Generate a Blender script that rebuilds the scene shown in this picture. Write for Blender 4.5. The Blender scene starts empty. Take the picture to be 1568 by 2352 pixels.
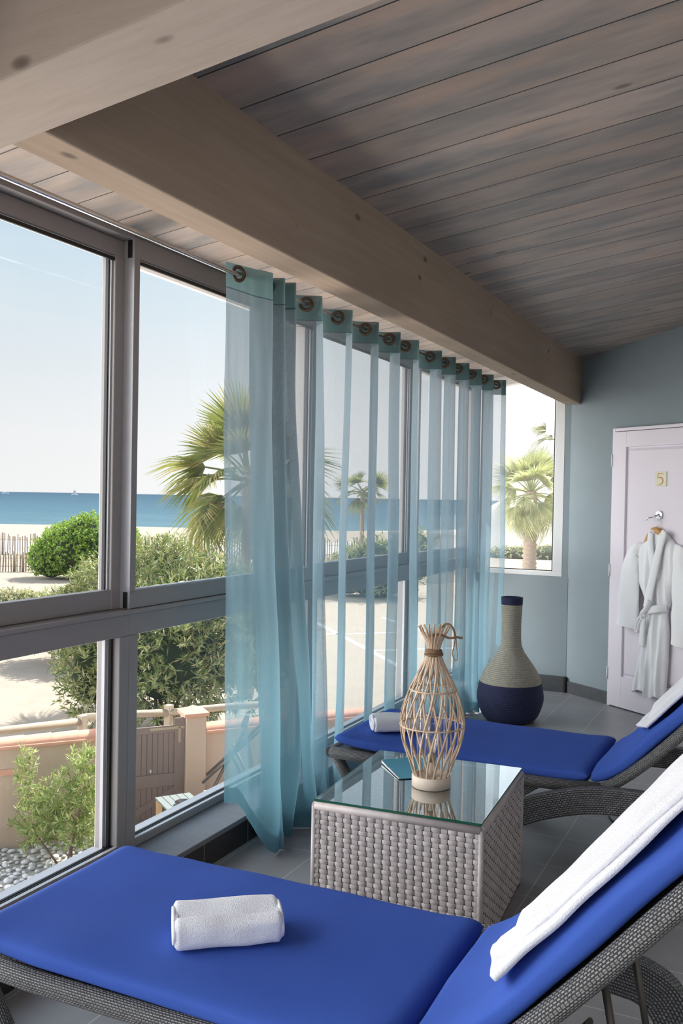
import bpy, math, random
from mathutils import Vector, Matrix, noise
R = random.Random(7)
sc = bpy.context.scene
COL = sc.collection
PI = math.pi
def V(*a): return Vector(a)
def lerp(a, b, t): return a + (b - a) * t
def interp(t, pts):
    if t <= pts[0][0]: return pts[0][1]
    for (a, x), (b, y) in zip(pts, pts[1:]):
        if t <= b: return lerp(x, y, (t - a) / (b - a))
    return pts[-1][1]
def smooth(t): t = max(0, min(1, t)); return t * t * (3 - 2 * t)
def crom(pts, n):
    """n samples along a Catmull-Rom curve through the points"""
    P = [Vector(p) for p in pts]; m = len(P) - 1; out = []
    for i in range(n):
        t = i / (n - 1) * m; k = min(int(t), m - 1); f = t - k
        p0, p1, p2, p3 = P[max(k - 1, 0)], P[k], P[k + 1], P[min(k + 2, m)]
        out.append(0.5 * ((2 * p1) + (p2 - p0) * f + (2 * p0 - 5 * p1 + 4 * p2 - p3) * f * f + (3 * p1 - p0 - 3 * p2 + p3) * f ** 3))
    return out
def nz(x, y=0, z=0): return noise.noise(Vector((x, y, z)))

# ------------------------------------------------------------------ node materials
class NT:
    def __init__(s, name, world=False):
        if world:
            s.m = bpy.data.worlds.new(name)
        else:
            s.m = bpy.data.materials.new(name)
        s.m.use_nodes = True
        s.t = s.m.node_tree; s.t.nodes.clear()
        s.out = s.t.nodes.new('ShaderNodeOutputWorld' if world else 'ShaderNodeOutputMaterial')
    def n(s, typ, ins=None, **kw):
        d = s.t.nodes.new('ShaderNode' + typ)
        for k, v in kw.items(): setattr(d, k, v)
        for k, v in (ins or {}).items():
            i = d.inputs[k]
            if isinstance(v, bpy.types.NodeSocket): s.t.links.new(v, i)
            else:
                if isinstance(v, (tuple, list)) and i.type == 'RGBA' and len(v) == 3: v = (*v, 1)
                i.default_value = v
        return d
    def math(s, op, a, b=0.0, c=0.0): return s.n('Math', {0: a, 1: b, 2: c}, operation=op).outputs[0]
    def mix(s, f, a, b, blend='MIX'):
        d = s.n('Mix', data_type='RGBA', blend_type=blend)
        for k, v in ((0, f), (6, a), (7, b)):
            if isinstance(v, bpy.types.NodeSocket): s.t.links.new(v, d.inputs[k])
            else: d.inputs[k].default_value = (*v, 1) if isinstance(v, (tuple, list)) else v
        return d.outputs[2]
    def ramp(s, f, stops):
        d = s.n('ValToRGB', {0: f}); e = d.color_ramp.elements
        while len(e) < len(stops): e.new(0.5)
        for el, (p, c) in zip(e, stops): el.position = p; el.color = (*c, 1) if len(c) == 3 else c
        return d.outputs[0]
    def obj(s): return s.n('TexCoord').outputs['Object']
    def uv(s): return s.n('TexCoord').outputs['UV']
    def gen(s): return s.n('TexCoord').outputs['Generated']
    def pos(s): return s.n('NewGeometry').outputs['Position']
    def map(s, v, sc=(1, 1, 1), rot=(0, 0, 0)): return s.n('Mapping', {0: v, 'Scale': sc, 'Rotation': rot}).outputs[0]
    def noise(s, v, scale, detail=3, rough=.5): return s.n('TexNoise', {'Vector': v, 'Scale': scale, 'Detail': detail, 'Roughness': rough}).outputs[0]
    def bump(s, h, st=.3, dist=.01): return s.n('Bump', {'Height': h, 'Strength': st, 'Distance': dist}).outputs[0]
    def pbsdf(s, **ins): return s.n('BsdfPrincipled', {k.replace('_', ' '): v for k, v in ins.items()}).outputs[0]
    def done(s, sh): s.t.links.new(sh, s.out.inputs[0]); return s.m
    def pr(s, col, rough=.6, normal=None, metal=0.0, spec=.4):
        d = {'Base Color': col, 'Roughness': rough, 'Metallic': metal, 'Specular IOR Level': spec}
        if normal is not None: d['Normal'] = normal
        return s.done(s.n('BsdfPrincipled', d).outputs[0])

def mat_plain(name, col, rough=.6, metal=0., var=.08, scale=20., bump=0., spec=.4):
    t = NT(name); f = t.noise(t.obj(), scale, 4)
    c = t.mix(f, tuple(x * (1 - var) for x in col), tuple(min(1, x * (1 + var)) for x in col))
    return t.pr(c, rough, t.bump(t.noise(t.obj(), scale * 6, 4), bump, .004) if bump else None, metal, spec)

def mat_wood(name, c0, c1, axis, rough=.6, knots=.5, scale=1.0):
    """planed timber: grain stretched along axis, dark knots"""
    t = NT(name); o = t.obj()
    st = [14 * scale] * 3; st[axis] = .7 * scale
    g = t.noise(t.map(o, st), 3., 8, .65)
    st2 = [1.2] * 3; st2[axis] = .5
    big = t.noise(t.map(o, st2), 2.2, 3)
    c = t.mix(g, c0, c1)
    c = t.mix(t.math('MULTIPLY', big, .55), c, tuple(x * .55 for x in c0))
    kk = [3.2, 3.2, 3.2]; kk[axis] = 1.7
    vo = t.n('TexVoronoi', {'Vector': t.map(o, kk), 'Scale': 1.9}).outputs[0]
    k = t.ramp(vo, [(0.0, (1, 1, 1)), (.05, (.8, .8, .8)), (.1, (0, 0, 0))])
    c = t.mix(t.math('MULTIPLY', k, knots), c, tuple(x * .22 for x in c0))
    return t.pr(c, rough, t.bump(g, .25, .004))

def mat_planks():
    t = NT('ceiling boards'); o = t.obj()
    sx = t.n('SeparateXYZ', {0: o})
    y = t.math('DIVIDE', t.math('SUBTRACT', sx.outputs[1], 2.0325), .2123)
    cell = t.math('FLOOR', y); fr = t.math('SUBTRACT', y, cell)
    d = t.math('ABSOLUTE', t.math('SUBTRACT', fr, .5))          # .5 at the joints
    groove = t.ramp(d, [(.483, (0, 0, 0)), (.492, (1, 1, 1))])
    rnd = t.n('TexWhiteNoise', {'W': cell}, noise_dimensions='1D').outputs[0]
    cv = t.n('CombineXYZ', {0: t.math('ADD', sx.outputs[0], t.math('MULTIPLY', rnd, 37.)), 1: sx.outputs[1], 2: cell}).outputs[0]
    g = t.noise(t.map(cv, (.9, 10, 1)), 3., 6, .5)
    blot = t.noise(t.map(cv, (1.3, 5, 1)), 1.6, 4, .6)
    c = t.mix(g, (.32, .26, .23), (.45, .375, .34))
    c = t.mix(t.ramp(blot, [(.38, (0, 0, 0)), (.62, (.8, .8, .8))]), c, (.155, .165, .175))
    warm = t.noise(t.map(cv, (.9, 3.2, 1)), 1.9, 3, .5)
    c = t.mix(t.ramp(warm, [(.5, (0, 0, 0)), (.68, (.6, .6, .6))]), c, (.46, .33, .255))
    c = t.mix(t.math('MULTIPLY', rnd, .3), c, (.27, .21, .18))
    vo = t.n('TexVoronoi', {'Vector': t.map(cv, (2.2, 4.3, 1)), 'Scale': 1.}).outputs[0]
    c = t.mix(t.ramp(vo, [(0, (.9, .9, .9)), (.05, (.7, .7, .7)), (.085, (0, 0, 0))]), c, (.06, .05, .045))
    c = t.mix(groove, c, (.012, .012, .012))
    h = t.math('SUBTRACT', t.math('MULTIPLY', g, .2), groove)
    return t.pr(c, .44, t.bump(h, .5, .006))

def mat_tiles():
    t = NT('dark floor tiles'); o = t.obj(); s = t.n('SeparateXYZ', {0: o})
    u = t.math('DIVIDE', t.math('SUBTRACT', s.outputs[0], -.835), .298); v = t.math('DIVIDE', t.math('SUBTRACT', s.outputs[1], 3.783), .335)
    def edge(q, w):
        f = t.math('FRACT', q); return t.math('GREATER_THAN', t.math('ABSOLUTE', t.math('SUBTRACT', f, .5)), .5 - w)
    gr = t.math('MAXIMUM', edge(u, .007), edge(v, .006))
    cell = t.n('CombineXYZ', {0: t.math('FLOOR', u), 1: t.math('FLOOR', v)}).outputs[0]
    rnd = t.n('TexWhiteNoise', {'Vector': cell}, noise_dimensions='2D').outputs[0]
    f = t.noise(o, 9, 6, .65)
    c = t.mix(f, (.21, .21, .222), (.34, .34, .357))
    c = t.mix(t.math('MULTIPLY', rnd, .35), c, (.25, .25, .258))
    c = t.mix(gr, c, (.50, .49, .465))
    rg = t.math('ADD', .28, t.math('MULTIPLY', f, .22))
    return t.pr(c, rg, t.bump(t.math('SUBTRACT', t.math('MULTIPLY', f, .25), gr), .25, .004), 0, .5)

def mat_wicker(name, dark, light, su=.018, sv=.008, bump=.9):
    """woven synthetic rattan over UVs measured in metres"""
    t = NT(name)
    b = t.n('TexBrick', {'Vector': t.uv(), 'Color1': (1, 1, 1), 'Color2': (.62, .62, .62), 'Mortar': (0, 0, 0), 'Scale': 1.0, 'Mortar Size': sv * .38, 'Mortar Smooth': 1.0, 'Brick Width': su, 'Row Height': sv}, offset=.5)
    c = t.mix(b.outputs[0], tuple(x * .12 for x in dark), light)
    big = t.noise(t.obj(), 9, 3)
    c = t.mix(t.math('MULTIPLY', big, .7), c, dark)
    return t.pr(c, .42, t.bump(t.math('SUBTRACT', 1.0, b.outputs[1]), bump, .004))

def mat_cloth(name, c0, c1, scale=260., rough=.95, bump=.15, sheen=.0):
    t = NT(name); o = t.obj()
    f = t.noise(o, scale, 2); g = t.noise(o, 5, 3)
    c = t.mix(t.math('ADD', t.math('MULTIPLY', f, .5), t.math('MULTIPLY', g, .5)), c0, c1)
    return t.done(t.n('BsdfPrincipled', {'Base Color': c, 'Roughness': rough, 'Specular IOR Level': .15, 'Sheen Weight': sheen, 'Sheen Roughness': .5, 'Normal': t.bump(f, bump, .003)}).outputs[0])

def mat_leaf(name, stops, trans=.45, rough=.5, spec=.35):
    t = NT(name)
    r = t.n('NewGeometry').outputs['Random Per Island']
    c = t.ramp(r, stops)
    p = t.n('BsdfPrincipled', {'Base Color': c, 'Roughness': rough, 'Specular IOR Level': spec}).outputs[0]
    tr = t.n('BsdfTranslucent', {'Color': t.mix(.25, c, (.55, .62, .10))}).outputs[0]
    return t.done(t.n('MixShader', {0: trans, 1: p, 2: tr}).outputs[0])

def mat_sheer(name, base, alpha, col2=None):
    """sheer voile: denser where the weave is seen edge-on, as cloth is"""
    t = NT(name)
    lw = t.n('LayerWeight', {'Blend': .5}).outputs['Facing']          # 0 facing .. 1 grazing
    cosv = t.math('MAXIMUM', t.math('SUBTRACT', 1.0, lw), .06)
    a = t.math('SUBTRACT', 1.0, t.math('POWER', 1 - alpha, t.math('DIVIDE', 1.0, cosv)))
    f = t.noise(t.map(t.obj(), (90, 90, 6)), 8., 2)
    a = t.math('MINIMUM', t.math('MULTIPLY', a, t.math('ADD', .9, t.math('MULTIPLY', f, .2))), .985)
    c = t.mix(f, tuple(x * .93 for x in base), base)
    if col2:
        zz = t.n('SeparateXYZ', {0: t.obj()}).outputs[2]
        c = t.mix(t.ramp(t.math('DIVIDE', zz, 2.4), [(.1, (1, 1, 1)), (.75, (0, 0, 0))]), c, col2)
    df = t.n('BsdfDiffuse', {'Color': c}).outputs[0]
    tl = t.n('BsdfTranslucent', {'Color': c}).outputs[0]
    cl = t.n('MixShader', {0: .5, 1: df, 2: tl}).outputs[0]
    tp = t.n('BsdfTransparent', {'Color': (1, 1, 1)}).outputs[0]
    return t.done(t.n('MixShader', {0: a, 1: tp, 2: cl}).outputs[0])

def mat_pane(name, tint=(.97, .985, .98), boost=1.0, haze=0.0):
    t = NT(name)
    fc_ = t.n('LayerWeight', {'Blend': .5}).outputs['Facing']
    fr = t.math('ADD', .04, t.math('MULTIPLY', t.math('POWER', fc_, 5.), .96))
    tp = t.n('BsdfTransparent', {'Color': tint}).outputs[0]
    gl = t.n('BsdfGlossy', {'Color': (1, 1, 1), 'Roughness': .01}).outputs[0]
    s = t.n('MixShader', {0: t.math('MINIMUM', t.math('MULTIPLY', fr, boost), 1.0), 1: tp, 2: gl}).outputs[0]
    if haze:
        d = t.n('BsdfTranslucent', {'Color': (1, 1, 1)}).outputs[0]
        s = t.n('MixShader', {0: haze, 1: s, 2: d}).outputs[0]
    return t.done(s)

# ------------------------------------------------------------------ mesh building
class MB:
    def __init__(s): s.v = []; s.f = []; s.uv = []; s.sm = []
    def face(s, idx, uv=None, smooth=True): s.f.append(idx); s.uv.append(uv); s.sm.append(smooth)
    def box(s, a, b, M=None, smooth=False):
        """box between two corners, optionally moved by a matrix"""
        i = len(s.v)
        for z in (a[2], b[2]):
            for x, y in ((a[0], a[1]), (b[0], a[1]), (b[0], b[1]), (a[0], b[1])):
                p = Vector((x, y, z)); s.v.append(M @ p if M else p)
        for q in ((0, 3, 2, 1), (4, 5, 6, 7), (0, 1, 5, 4), (1, 2, 6, 5), (2, 3, 7, 6), (3, 0, 4, 7)):
            s.face([i + k for k in q], None, smooth)
        return s
    def grid(s, fn, nu, nv, closeu=False, closev=False, uvs=(1, 1), flip=False, smooth=True):
        i = len(s.v); mu = nu if closeu else nu + 1; mv = nv if closev else nv + 1
        for a in range(mu):
            for b in range(mv): s.v.append(Vector(fn(a / nu, b / nv)))
        for a in range(nu):
            for b in range(nv):
                a2, b2 = (a + 1) % mu, (b + 1) % mv
                q = [i + a * mv + b, i + a2 * mv + b, i + a2 * mv + b2, i + a * mv + b2]
                uv = [(a / nu * uvs[0], b / nv * uvs[1]), ((a + 1) / nu * uvs[0], b / nv * uvs[1]), ((a + 1) / nu * uvs[0], (b + 1) / nv * uvs[1]), (a / nu * uvs[0], (b + 1) / nv * uvs[1])]
                if flip: q.reverse(); uv.reverse()
                s.face(q, uv, smooth)
        return s
    def tube(s, pts, r, n=10, caps=True, flat=1.0, up=None):
        """round (or flattened) bar along points; r a number or list; UV in metres"""
        P = [Vector(p) for p in pts]; m = len(P); i = len(s.v); L = 0; Ls = []
        rr = r if isinstance(r, (list, tuple)) else [r] * m
        prev = None
        for k in range(m):
            t = (P[min(k + 1, m - 1)] - P[max(k - 1, 0)]).normalized()
            if prev is None:
                u = Vector(up) if up else (Vector((0, 0, 1)) if abs(t.z) < .9 else Vector((1, 0, 0)))
            else: u = prev
            b = t.cross(u).normalized(); u = b.cross(t).normalized(); prev = u
            for j in range(n):
                a = 2 * PI * j / n; s.v.append(P[k] + u * (math.sin(a) * rr[k] * flat) + b * (math.cos(a) * rr[k]))
            if k: L += (P[k] - P[k - 1]).length
            Ls.append(L)
        for k in range(m - 1):
            c0 = 2 * PI * rr[k]
            for j in range(n):
                j2 = (j + 1) % n
                s.face([i + k * n + j, i + k * n + j2, i + (k + 1) * n + j2, i + (k + 1) * n + j],
                       [(Ls[k], c0 * j / n), (Ls[k], c0 * (j + 1) / n), (Ls[k + 1], c0 * (j + 1) / n), (Ls[k + 1], c0 * j / n)])
        if caps:
            s.face([i + j for j in reversed(range(n))], None, False); s.face([i + (m - 1) * n + j for j in range(n)], None, False)
        return s
    def lathe(s, prof, c=(0, 0, 0), n=48):
        i = len(s.v); m = len(prof); c = Vector(c)
        for r, z in prof:
            for j in range(n): a = 2 * PI * j / n; s.v.append(c + Vector((r * math.cos(a), r * math.sin(a), z)))
        for k in range(m - 1):
            for j in range(n):
                j2 = (j + 1) % n
                s.face([i + k * n + j, i + k * n + j2, i + (k + 1) * n + j2, i + (k + 1) * n + j], [(j / n, prof[k][1]), ((j + 1) / n, prof[k][1]), ((j + 1) / n, prof[k + 1][1]), (j / n, prof[k + 1][1])])
        return s
    def prism(s, poly, d, M=None, smooth=False):
        """polygon of 3D points pushed along the vector d"""
        i = len(s.v); n = len(poly); d = Vector(d)
        for o in (Vector((0, 0, 0)), d):
            for p in poly: q = Vector(p) + o; s.v.append(M @ q if M else q)
        s.face(list(range(i + n - 1, i - 1, -1)), None, False); s.face(list(range(i + n, i + 2 * n)), None, False)
        for k in range(n): k2 = (k + 1) % n; s.face([i + k, i + k2, i + n + k2, i + n + k], None, smooth)
        return s
    def ribbon(s, pts, side, w, smooth=True, thick=0):
        for k in range(len(pts)): s.v.append(Vector(pts[k]) - side * (w / 2)); s.v.append(Vector(pts[k]) + side * (w / 2))
        i = len(s.v) - 2 * len(pts)
        for k in range(len(pts) - 1): s.face([i + 2 * k, i + 2 * k + 1, i + 2 * k + 3, i + 2 * k + 2], None, smooth)
        return s
    def leaf(s, p, d, w, L, n):
        """pointed blade from p along d, w wide, folded a little"""
        i = len(s.v); sd = d.cross(n)
        if sd.length < 1e-4: sd = Vector((1, 0, 0))
        sd.normalize(); m = p + d * (L * .45)
        s.v += [p, m + sd * (w / 2), p + d * L - n * (L * .12), m - sd * (w / 2)]
        s.face([i, i + 1, i + 2, i + 3], None, False)
        return s
    def build(s, name, mat, parent=None, bevel=0, seg=2, sub=0, loc=None):
        me = bpy.data.meshes.new(name)
        me.from_pydata([tuple(v) for v in s.v], [], s.f)
        if any(u for u in s.uv):
            l = me.uv_layers.new(name='UVMap'); k = 0; flat = []
            for fidx, u in zip(s.f, s.uv):
                for j in range(len(fidx)): flat += list(u[j]) if u else [0, 0]
            l.data.foreach_set('uv', flat)
        me.polygons.foreach_set('use_smooth', s.sm)
        me.materials.append(mat); me.update()
        o = bpy.data.objects.new(name, me); COL.objects.link(o)
        if parent: o.parent = parent
        if loc: o.location = loc
        if bevel:
            b = o.modifiers.new('bevel', 'BEVEL'); b.width = bevel; b.segments = seg; b.limit_method = 'ANGLE'
        if sub:
            b = o.modifiers.new('sub', 'SUBSURF'); b.levels = sub; b.render_levels = sub
        return o

def thing(name, label, cat, loc=(0, 0, 0), rz=0., group=None):
    o = bpy.data.objects.new(name, None); COL.objects.link(o); o.empty_display_size = .1
    o.location = loc; o.rotation_euler = (0, 0, rz)
    return tag(o, label, cat, group)
def tag(o, label, cat, group=None, kind=None):
    if label: o['label'] = label
    if cat: o['category'] = cat
    if group: o['group'] = group
    if kind: o['kind'] = kind
    return o
def struct(o): o['kind'] = 'structure'; return o
def sempty(name, loc=(0, 0, 0), rz=0.):
    o = bpy.data.objects.new(name, None); COL.objects.link(o); o.location = loc; o.rotation_euler = (0, 0, rz); o['kind'] = 'structure'; return o
def copy_tree(o, parent=None):
    c = o.copy(); COL.objects.link(c)
    if parent: c.parent = parent
    for ch in list(o.children): copy_tree(ch, c)
    return c

# ------------------------------------------------------------------ materials
M_alu = mat_plain('grey painted aluminium', (.285, .268, .270), .38, .0, .05, 60, .02, .5)
M_alu_l = mat_plain('light aluminium', (.52, .53, .57), .35, .2, .04, 40)  # sash edge and ledge paler than frame, sky light put into colour
M_rubber = mat_plain('black rubber', (.012, .012, .014), .5)
M_pane = mat_pane('window glass', (.985, .99, .99), 1.2)
M_wall = mat_plain('blue grey plaster', (.25, .300, .325), .85, 0, .05, 6, .12, .2)
M_wallwhite = mat_plain('white plaster', (.72, .72, .72), .85, 0, .03, 5, .1, .2)
M_white = mat_plain('white lacquer', (.72, .73, .74), .4, 0, .02, 12)
M_door = mat_plain('pale lilac door paint', (.74, .69, .76), .42, 0, .02, 8)
M_base = mat_plain('dark skirting tile', (.075, .078, .085), .4, 0, .25, 25, .03)
M_sill = mat_plain('grey stone sill', (.155, .165, .19), .4, 0, .18, 30, .04)
M_riser = mat_plain('near black riser tile', (.03, .026, .026), .35, 0, .3, 30)
M_grout = mat_plain('pale grout', (.26, .25, .23), .8)
M_planks = mat_planks()
M_floor = mat_tiles()
M_beam = mat_wood('beam timber', (.29, .215, .16), (.47, .375, .295), 1, .95, .8)
M_raft = mat_wood('rafter timber', (.40, .33, .28), (.58, .50, .445), 0, .95, .85)
M_wick_g = mat_wicker('charcoal woven rattan', (.10, .10, .105), (.42, .42, .45), .017, .0095)
M_wick_tube = mat_wicker('charcoal rattan tube wrap', (.15, .15, .155), (.42, .42, .43), .0098, .0054)
M_wick_t = mat_plain('taupe grey rattan strand', (.47, .425, .425), .42, 0, .28, 18)
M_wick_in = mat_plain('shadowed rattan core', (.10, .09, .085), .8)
M_steel = mat_plain('dark bronze steel', (.075, .066, .058), .4, .4)
M_blue = mat_cloth('royal blue canvas', (.038, .088, .385), (.055, .122, .485), 420, .85, .1, .0)
M_towel = mat_cloth('white terry towel', (.74, .75, .82), (.86, .87, .92), 300, 1., .8, .3)
M_robe = mat_cloth('white terry robe', (.78, .79, .82), (.88, .89, .91), 300, 1., .5, .2)
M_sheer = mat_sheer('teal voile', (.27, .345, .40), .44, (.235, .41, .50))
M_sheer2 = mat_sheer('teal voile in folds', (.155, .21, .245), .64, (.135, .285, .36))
M_header = mat_sheer('teal voile doubled', (.115, .195, .21), .90)
M_hem = mat_sheer('teal hem', (.16, .33, .41), .72)
M_brass = mat_plain('bronzed eyelet metal', (.16, .11, .085), .32, .85)
M_rod = mat_plain('brushed steel rod', (.55, .54, .53), .25, .9)
M_chrome = mat_plain('chrome', (.8, .8, .82), .08, 1.)
M_hanger = mat_wood('varnished hanger wood', (.52, .27, .09), (.70, .40, .16), 0, .35, 0)
M_bamboo = mat_plain('bleached willow strip', (.62, .47, .34), .5, 0, .3, 30)
M_lampbase = mat_plain('pale turned wood', (.70, .60, .50), .5, 0, .08, 30)
M_rope = mat_plain('jute rope', (.24, .15, .085), .9, 0, .3, 120, .6)
M_brown = mat_plain('book blue card', (.06, .29, .43), .4, 0, .06, 8)
M_paper = mat_plain('white paper', (.78, .80, .82), .6)
M_bulb = mat_pane('clear lamp glass', (.97, .98, .98), 2.5)
M_socket = mat_plain('aged brass socket', (.45, .38, .27), .35, .7)
M_tglass = mat_pane('table glass', (.82, .91, .87), 3.4)
M_tedge = mat_plain('green glass edge', (.01, .085, .055), .1, 0, .05, 10, 0, .6)
M_plate = mat_plain('cream tile', (.70, .68, .52), .35, 0, .04, 20)
M_digit = mat_plain('rust painted digit', (.56, .30, .13), .5)
M_cord = mat_plain('black cable', (.012, .012, .012), .5)
# outdoors
M_sand = mat_plain('beach sand', (.305, .262, .215), .95, 0, .16, 2.2, .8, .1)
M_beach = mat_plain('pale dry beach sand', (.42, .40, .365), .95, 0, .06, .8, .1, .1)
M_asph = mat_plain('pale worn asphalt', (.44, .385, .315), .95, 0, .12, 1.5, .1, .1)
M_paint = mat_plain('white road paint', (.80, .80, .80), .8)
M_render = mat_plain('peach wall render', (.55, .41, .31), .9, 0, .05, 3, .1, .1)
M_terra = mat_plain('terracotta coping', (.64, .33, .225), .75, 0, .14, 7, .1)
M_gate = mat_wood('brown stained gate', (.235, .165, .140), (.30, .215, .185), 2, .6, 0)
M_gateline = mat_plain('gate board joint', (.05, .035, .03), .8)
M_strap = mat_plain('dull gilt strap hinge', (.42, .33, .22), .5, .2)
M_rail = mat_wood('weathered fence wood', (.42, .34, .25), (.62, .52, .40), 0, .8, .3)
M_paling = mat_plain('grey chestnut paling', (.30, .235, .195), .9, 0, .3, 3)
M_deck = mat_plain('silvered table slats', (.20, .225, .215), .7, 0, .1, 10)
M_deckleg = mat_plain('honey wood leg', (.62, .40, .20), .6, 0, .15, 10)
M_bowl = mat_plain('black glazed dish', (.02, .018, .018), .2)
M_peb = mat_plain('white river pebble', (.62, .60, .58), .6, 0, .25, 4)
M_bed = mat_plain('gravel soil', (.40, .37, .34), .95, 0, .3, 30, .5)
M_bark = mat_plain('brown bark', (.16, .11, .075), .9, 0, .3, 12, .6)
M_palmbark = mat_plain('fibrous palm trunk', (.42, .31, .23), .95, 0, .35, 9, .8)
M_frond = mat_leaf('palm frond', [(0, (.10, .13, .04)), (.45, (.17, .19, .06)), (.8, (.26, .24, .09)), (1, (.34, .25, .13))], .4)
M_frondh = mat_leaf('sunlit palm frond', [(0, (.34, .38, .17)), (.5, (.46, .48, .24)), (1, (.58, .54, .34))], .5)
M_ole = mat_leaf('oleander leaf', [(0, (.08, .125, .04)), (.35, (.19, .24, .085)), (.7, (.36, .38, .17)), (.93, (.50, .47, .27)), (1, (.55, .38, .22))], .35, .35, .5)
M_ole2 = mat_leaf('young oleander leaf', [(0, (.12, .20, .05)), (.4, (.25, .34, .10)), (.8, (.42, .46, .19)), (1, (.52, .52, .30))], .45, .4, .5)
M_pit = mat_leaf('bright green shrub leaf', [(0, (.12, .22, .03)), (.5, (.22, .37, .045)), (1, (.36, .50, .085))], .35, .4, .4)
M_hedge = mat_leaf('hedge leaf', [(0, (.24, .24, .12)), (.5, (.42, .42, .24)), (.85, (.55, .52, .32)), (1, (.40, .26, .18))], .35)
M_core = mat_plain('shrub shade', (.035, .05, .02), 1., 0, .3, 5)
M_grass = mat_leaf('dry dune grass', [(0, (.42, .33, .20)), (.6, (.55, .46, .30)), (1, (.38, .36, .18))], .3)
M_hull = mat_plain('white boat hull', (.85, .85, .85), .4)

# ------------------------------------------------------------------ the setting: room
CS = .1441                                               # ceiling slope
def zc(x): return 2.598 + CS * (x + 1.413)
fl = MB().box((-2.045, -3, -.25), (3.2, 8.2, 0)).build('floor', M_floor); struct(fl)
cm = MB().prism([(-2.43, -3, zc(-2.43)), (3.4, -3, zc(3.4)), (3.4, -3, zc(3.4) + .16), (-2.43, -3, zc(-2.43) + .16)], (0, 10.55, 0))
struct(cm.build('ceiling', M_planks))
# main beam along the windows, and the rafter crossing under it
bm = MB().prism([(-1.537, -3, 2.258), (-1.413, -3, 2.258), (-1.413, -3, zc(-1.413) + .02), (-1.537, -3, zc(-1.537) + .02)], (0, 10.26, 0))
struct(bm.build('trim_1', M_beam, bevel=.006))
zr = lambda x: 2.257 + CS * (x + 1.413)
rm = MB().prism([(-2.34, 1.287, zr(-2.34) + .0), (3.2, 1.287, zr(3.2)), (3.2, 1.287, zr(3.2) + .36), (-2.34, 1.287, zr(-2.34) + .2)], (0, .2, 0))
struct(rm.build('trim_2', M_raft, bevel=.006))
# eave board outside the windows
struct(MB().box((-2.45, -3, 2.436), (-2.42, 8, 2.56)).build('trim_3', M_wallwhite))
# low tiled sill in front of the windows
sl = sempty('trim_4')
MB().box((-2.32, -3, -.2), (-2.045, 7.3, .112)).build('riser', M_riser, sl)
MB().box((-2.32, -3, .112), (-2.036, 7.3, .128)).build('sill_top', M_sill, sl, bevel=.003)
g_ = MB()
k = -2.62
while k < 7.2:
    g_.box((-2.0448, k - .0015, 0), (-2.0435, k + .0015, .112)); g_.box((-2.3, k - .0015, .127), (-2.036, k + .0015, .1285)); k += .335
g_.box((-2.0448, -3, .104), (-2.0432, 7.3, .1075)); g_.box((-2.0448, -3, .0), (-2.0425, 7.3, .0035))
g_.build('grout_lines', M_grout, sl)

# end wall under and around the far window
we = MB().box((-2.34, 7.3, -.2), (-1.494, 7.52, .905)).build('wall_end', M_wall); struct(we)
struct(MB().box((-1.545, 7.305, .905), (-1.49, 7.52, 2.9)).build('wall_pier', M_wall))
# angled wall that carries the door
E_ = Vector((.8065, -.5912, 0)); N_ = Vector((-.5912, -.8065, 0)); D0 = Vector((-1.107, 7.02, 0))
ang_d = math.atan2(E_.y, E_.x)
def dp(u, v, w): return D0 + E_ * u + N_ * w + Vector((0, 0, v))
dw = MB()
W_ = [dp(-.4935, 0, 0), dp(5.0, 0, 0)]
dw.prism([dp(-.4935, -.2, 0), dp(5.0, -.2, 0), dp(5.0, 3.4, 0), dp(-.4935, 2.7, 0)], -N_ * .14)
struct(dw.build('wall_door', M_wall))
struct(MB().box((3.2, -3, -.2), (3.35, 8.2, 3.5)).build('wall_right', M_wallwhite))
# skirting tiles
be = sempty('baseboard_end')
MB().box((-2.045, 7.272, 0), (-1.497, 7.3, .122)).build('skirting_tile', M_base, be, bevel=.002)
MB().box((-1.505, 7.266, 0), (-1.488, 7.312, .122)).build('corner_strip', M_riser, be)
struct(MB().prism([dp(-.49, 0, 0), dp(-.005, 0, 0), dp(-.005, 0, .014), dp(-.49, 0, .014)], (0, 0, .092)).build('baseboard_door', M_base, bevel=.002))
struct(MB().prism([dp(.84, 0, 0), dp(5, 0, 0), dp(5, 0, .014), dp(.84, 0, .014)], (0, 0, .092)).build('baseboard_right', M_base))

# far window in the end wall
w9 = sempty('window_6')
xl, xr = -2.23, -1.545
f = MB()
f.box((xl, 7.315, .905), (xr, 7.40, .945)); f.box((-1.622, 7.315, .945), (xr, 7.40, 2.6))
f.box((xl, 7.315, .945), (xl + .06, 7.40, 2.5))
f.prism([(xl, 7.315, zc(xl) - .075), (xr, 7.315, zc(xr) - .075), (xr, 7.315, zc(xr) + .01), (xl, 7.315, zc(xl) + .01)], (0, .085, 0))
f.build('frame', M_white, w9, bevel=.003)
MB().box((xr - .0005, 7.305, .905), (xr + .002, 7.34, 2.5)).build('reveal', M_wall, w9)
gk = MB().box((-1.632, 7.33, .94), (-1.620, 7.338, 2.5)); gk.box((xl + .05, 7.33, .94), (-1.62, 7.338, .952)); gk.build('gasket', M_rubber, w9)
MB().grid(lambda a, b: (lerp(xl + .04, -1.61, a), 7.353, lerp(.93, 2.46, b)), 1, 1).build('pane', mat_pane('hazy far window glass', (.99, .99, .99), 1.2, .035), w9)

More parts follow.
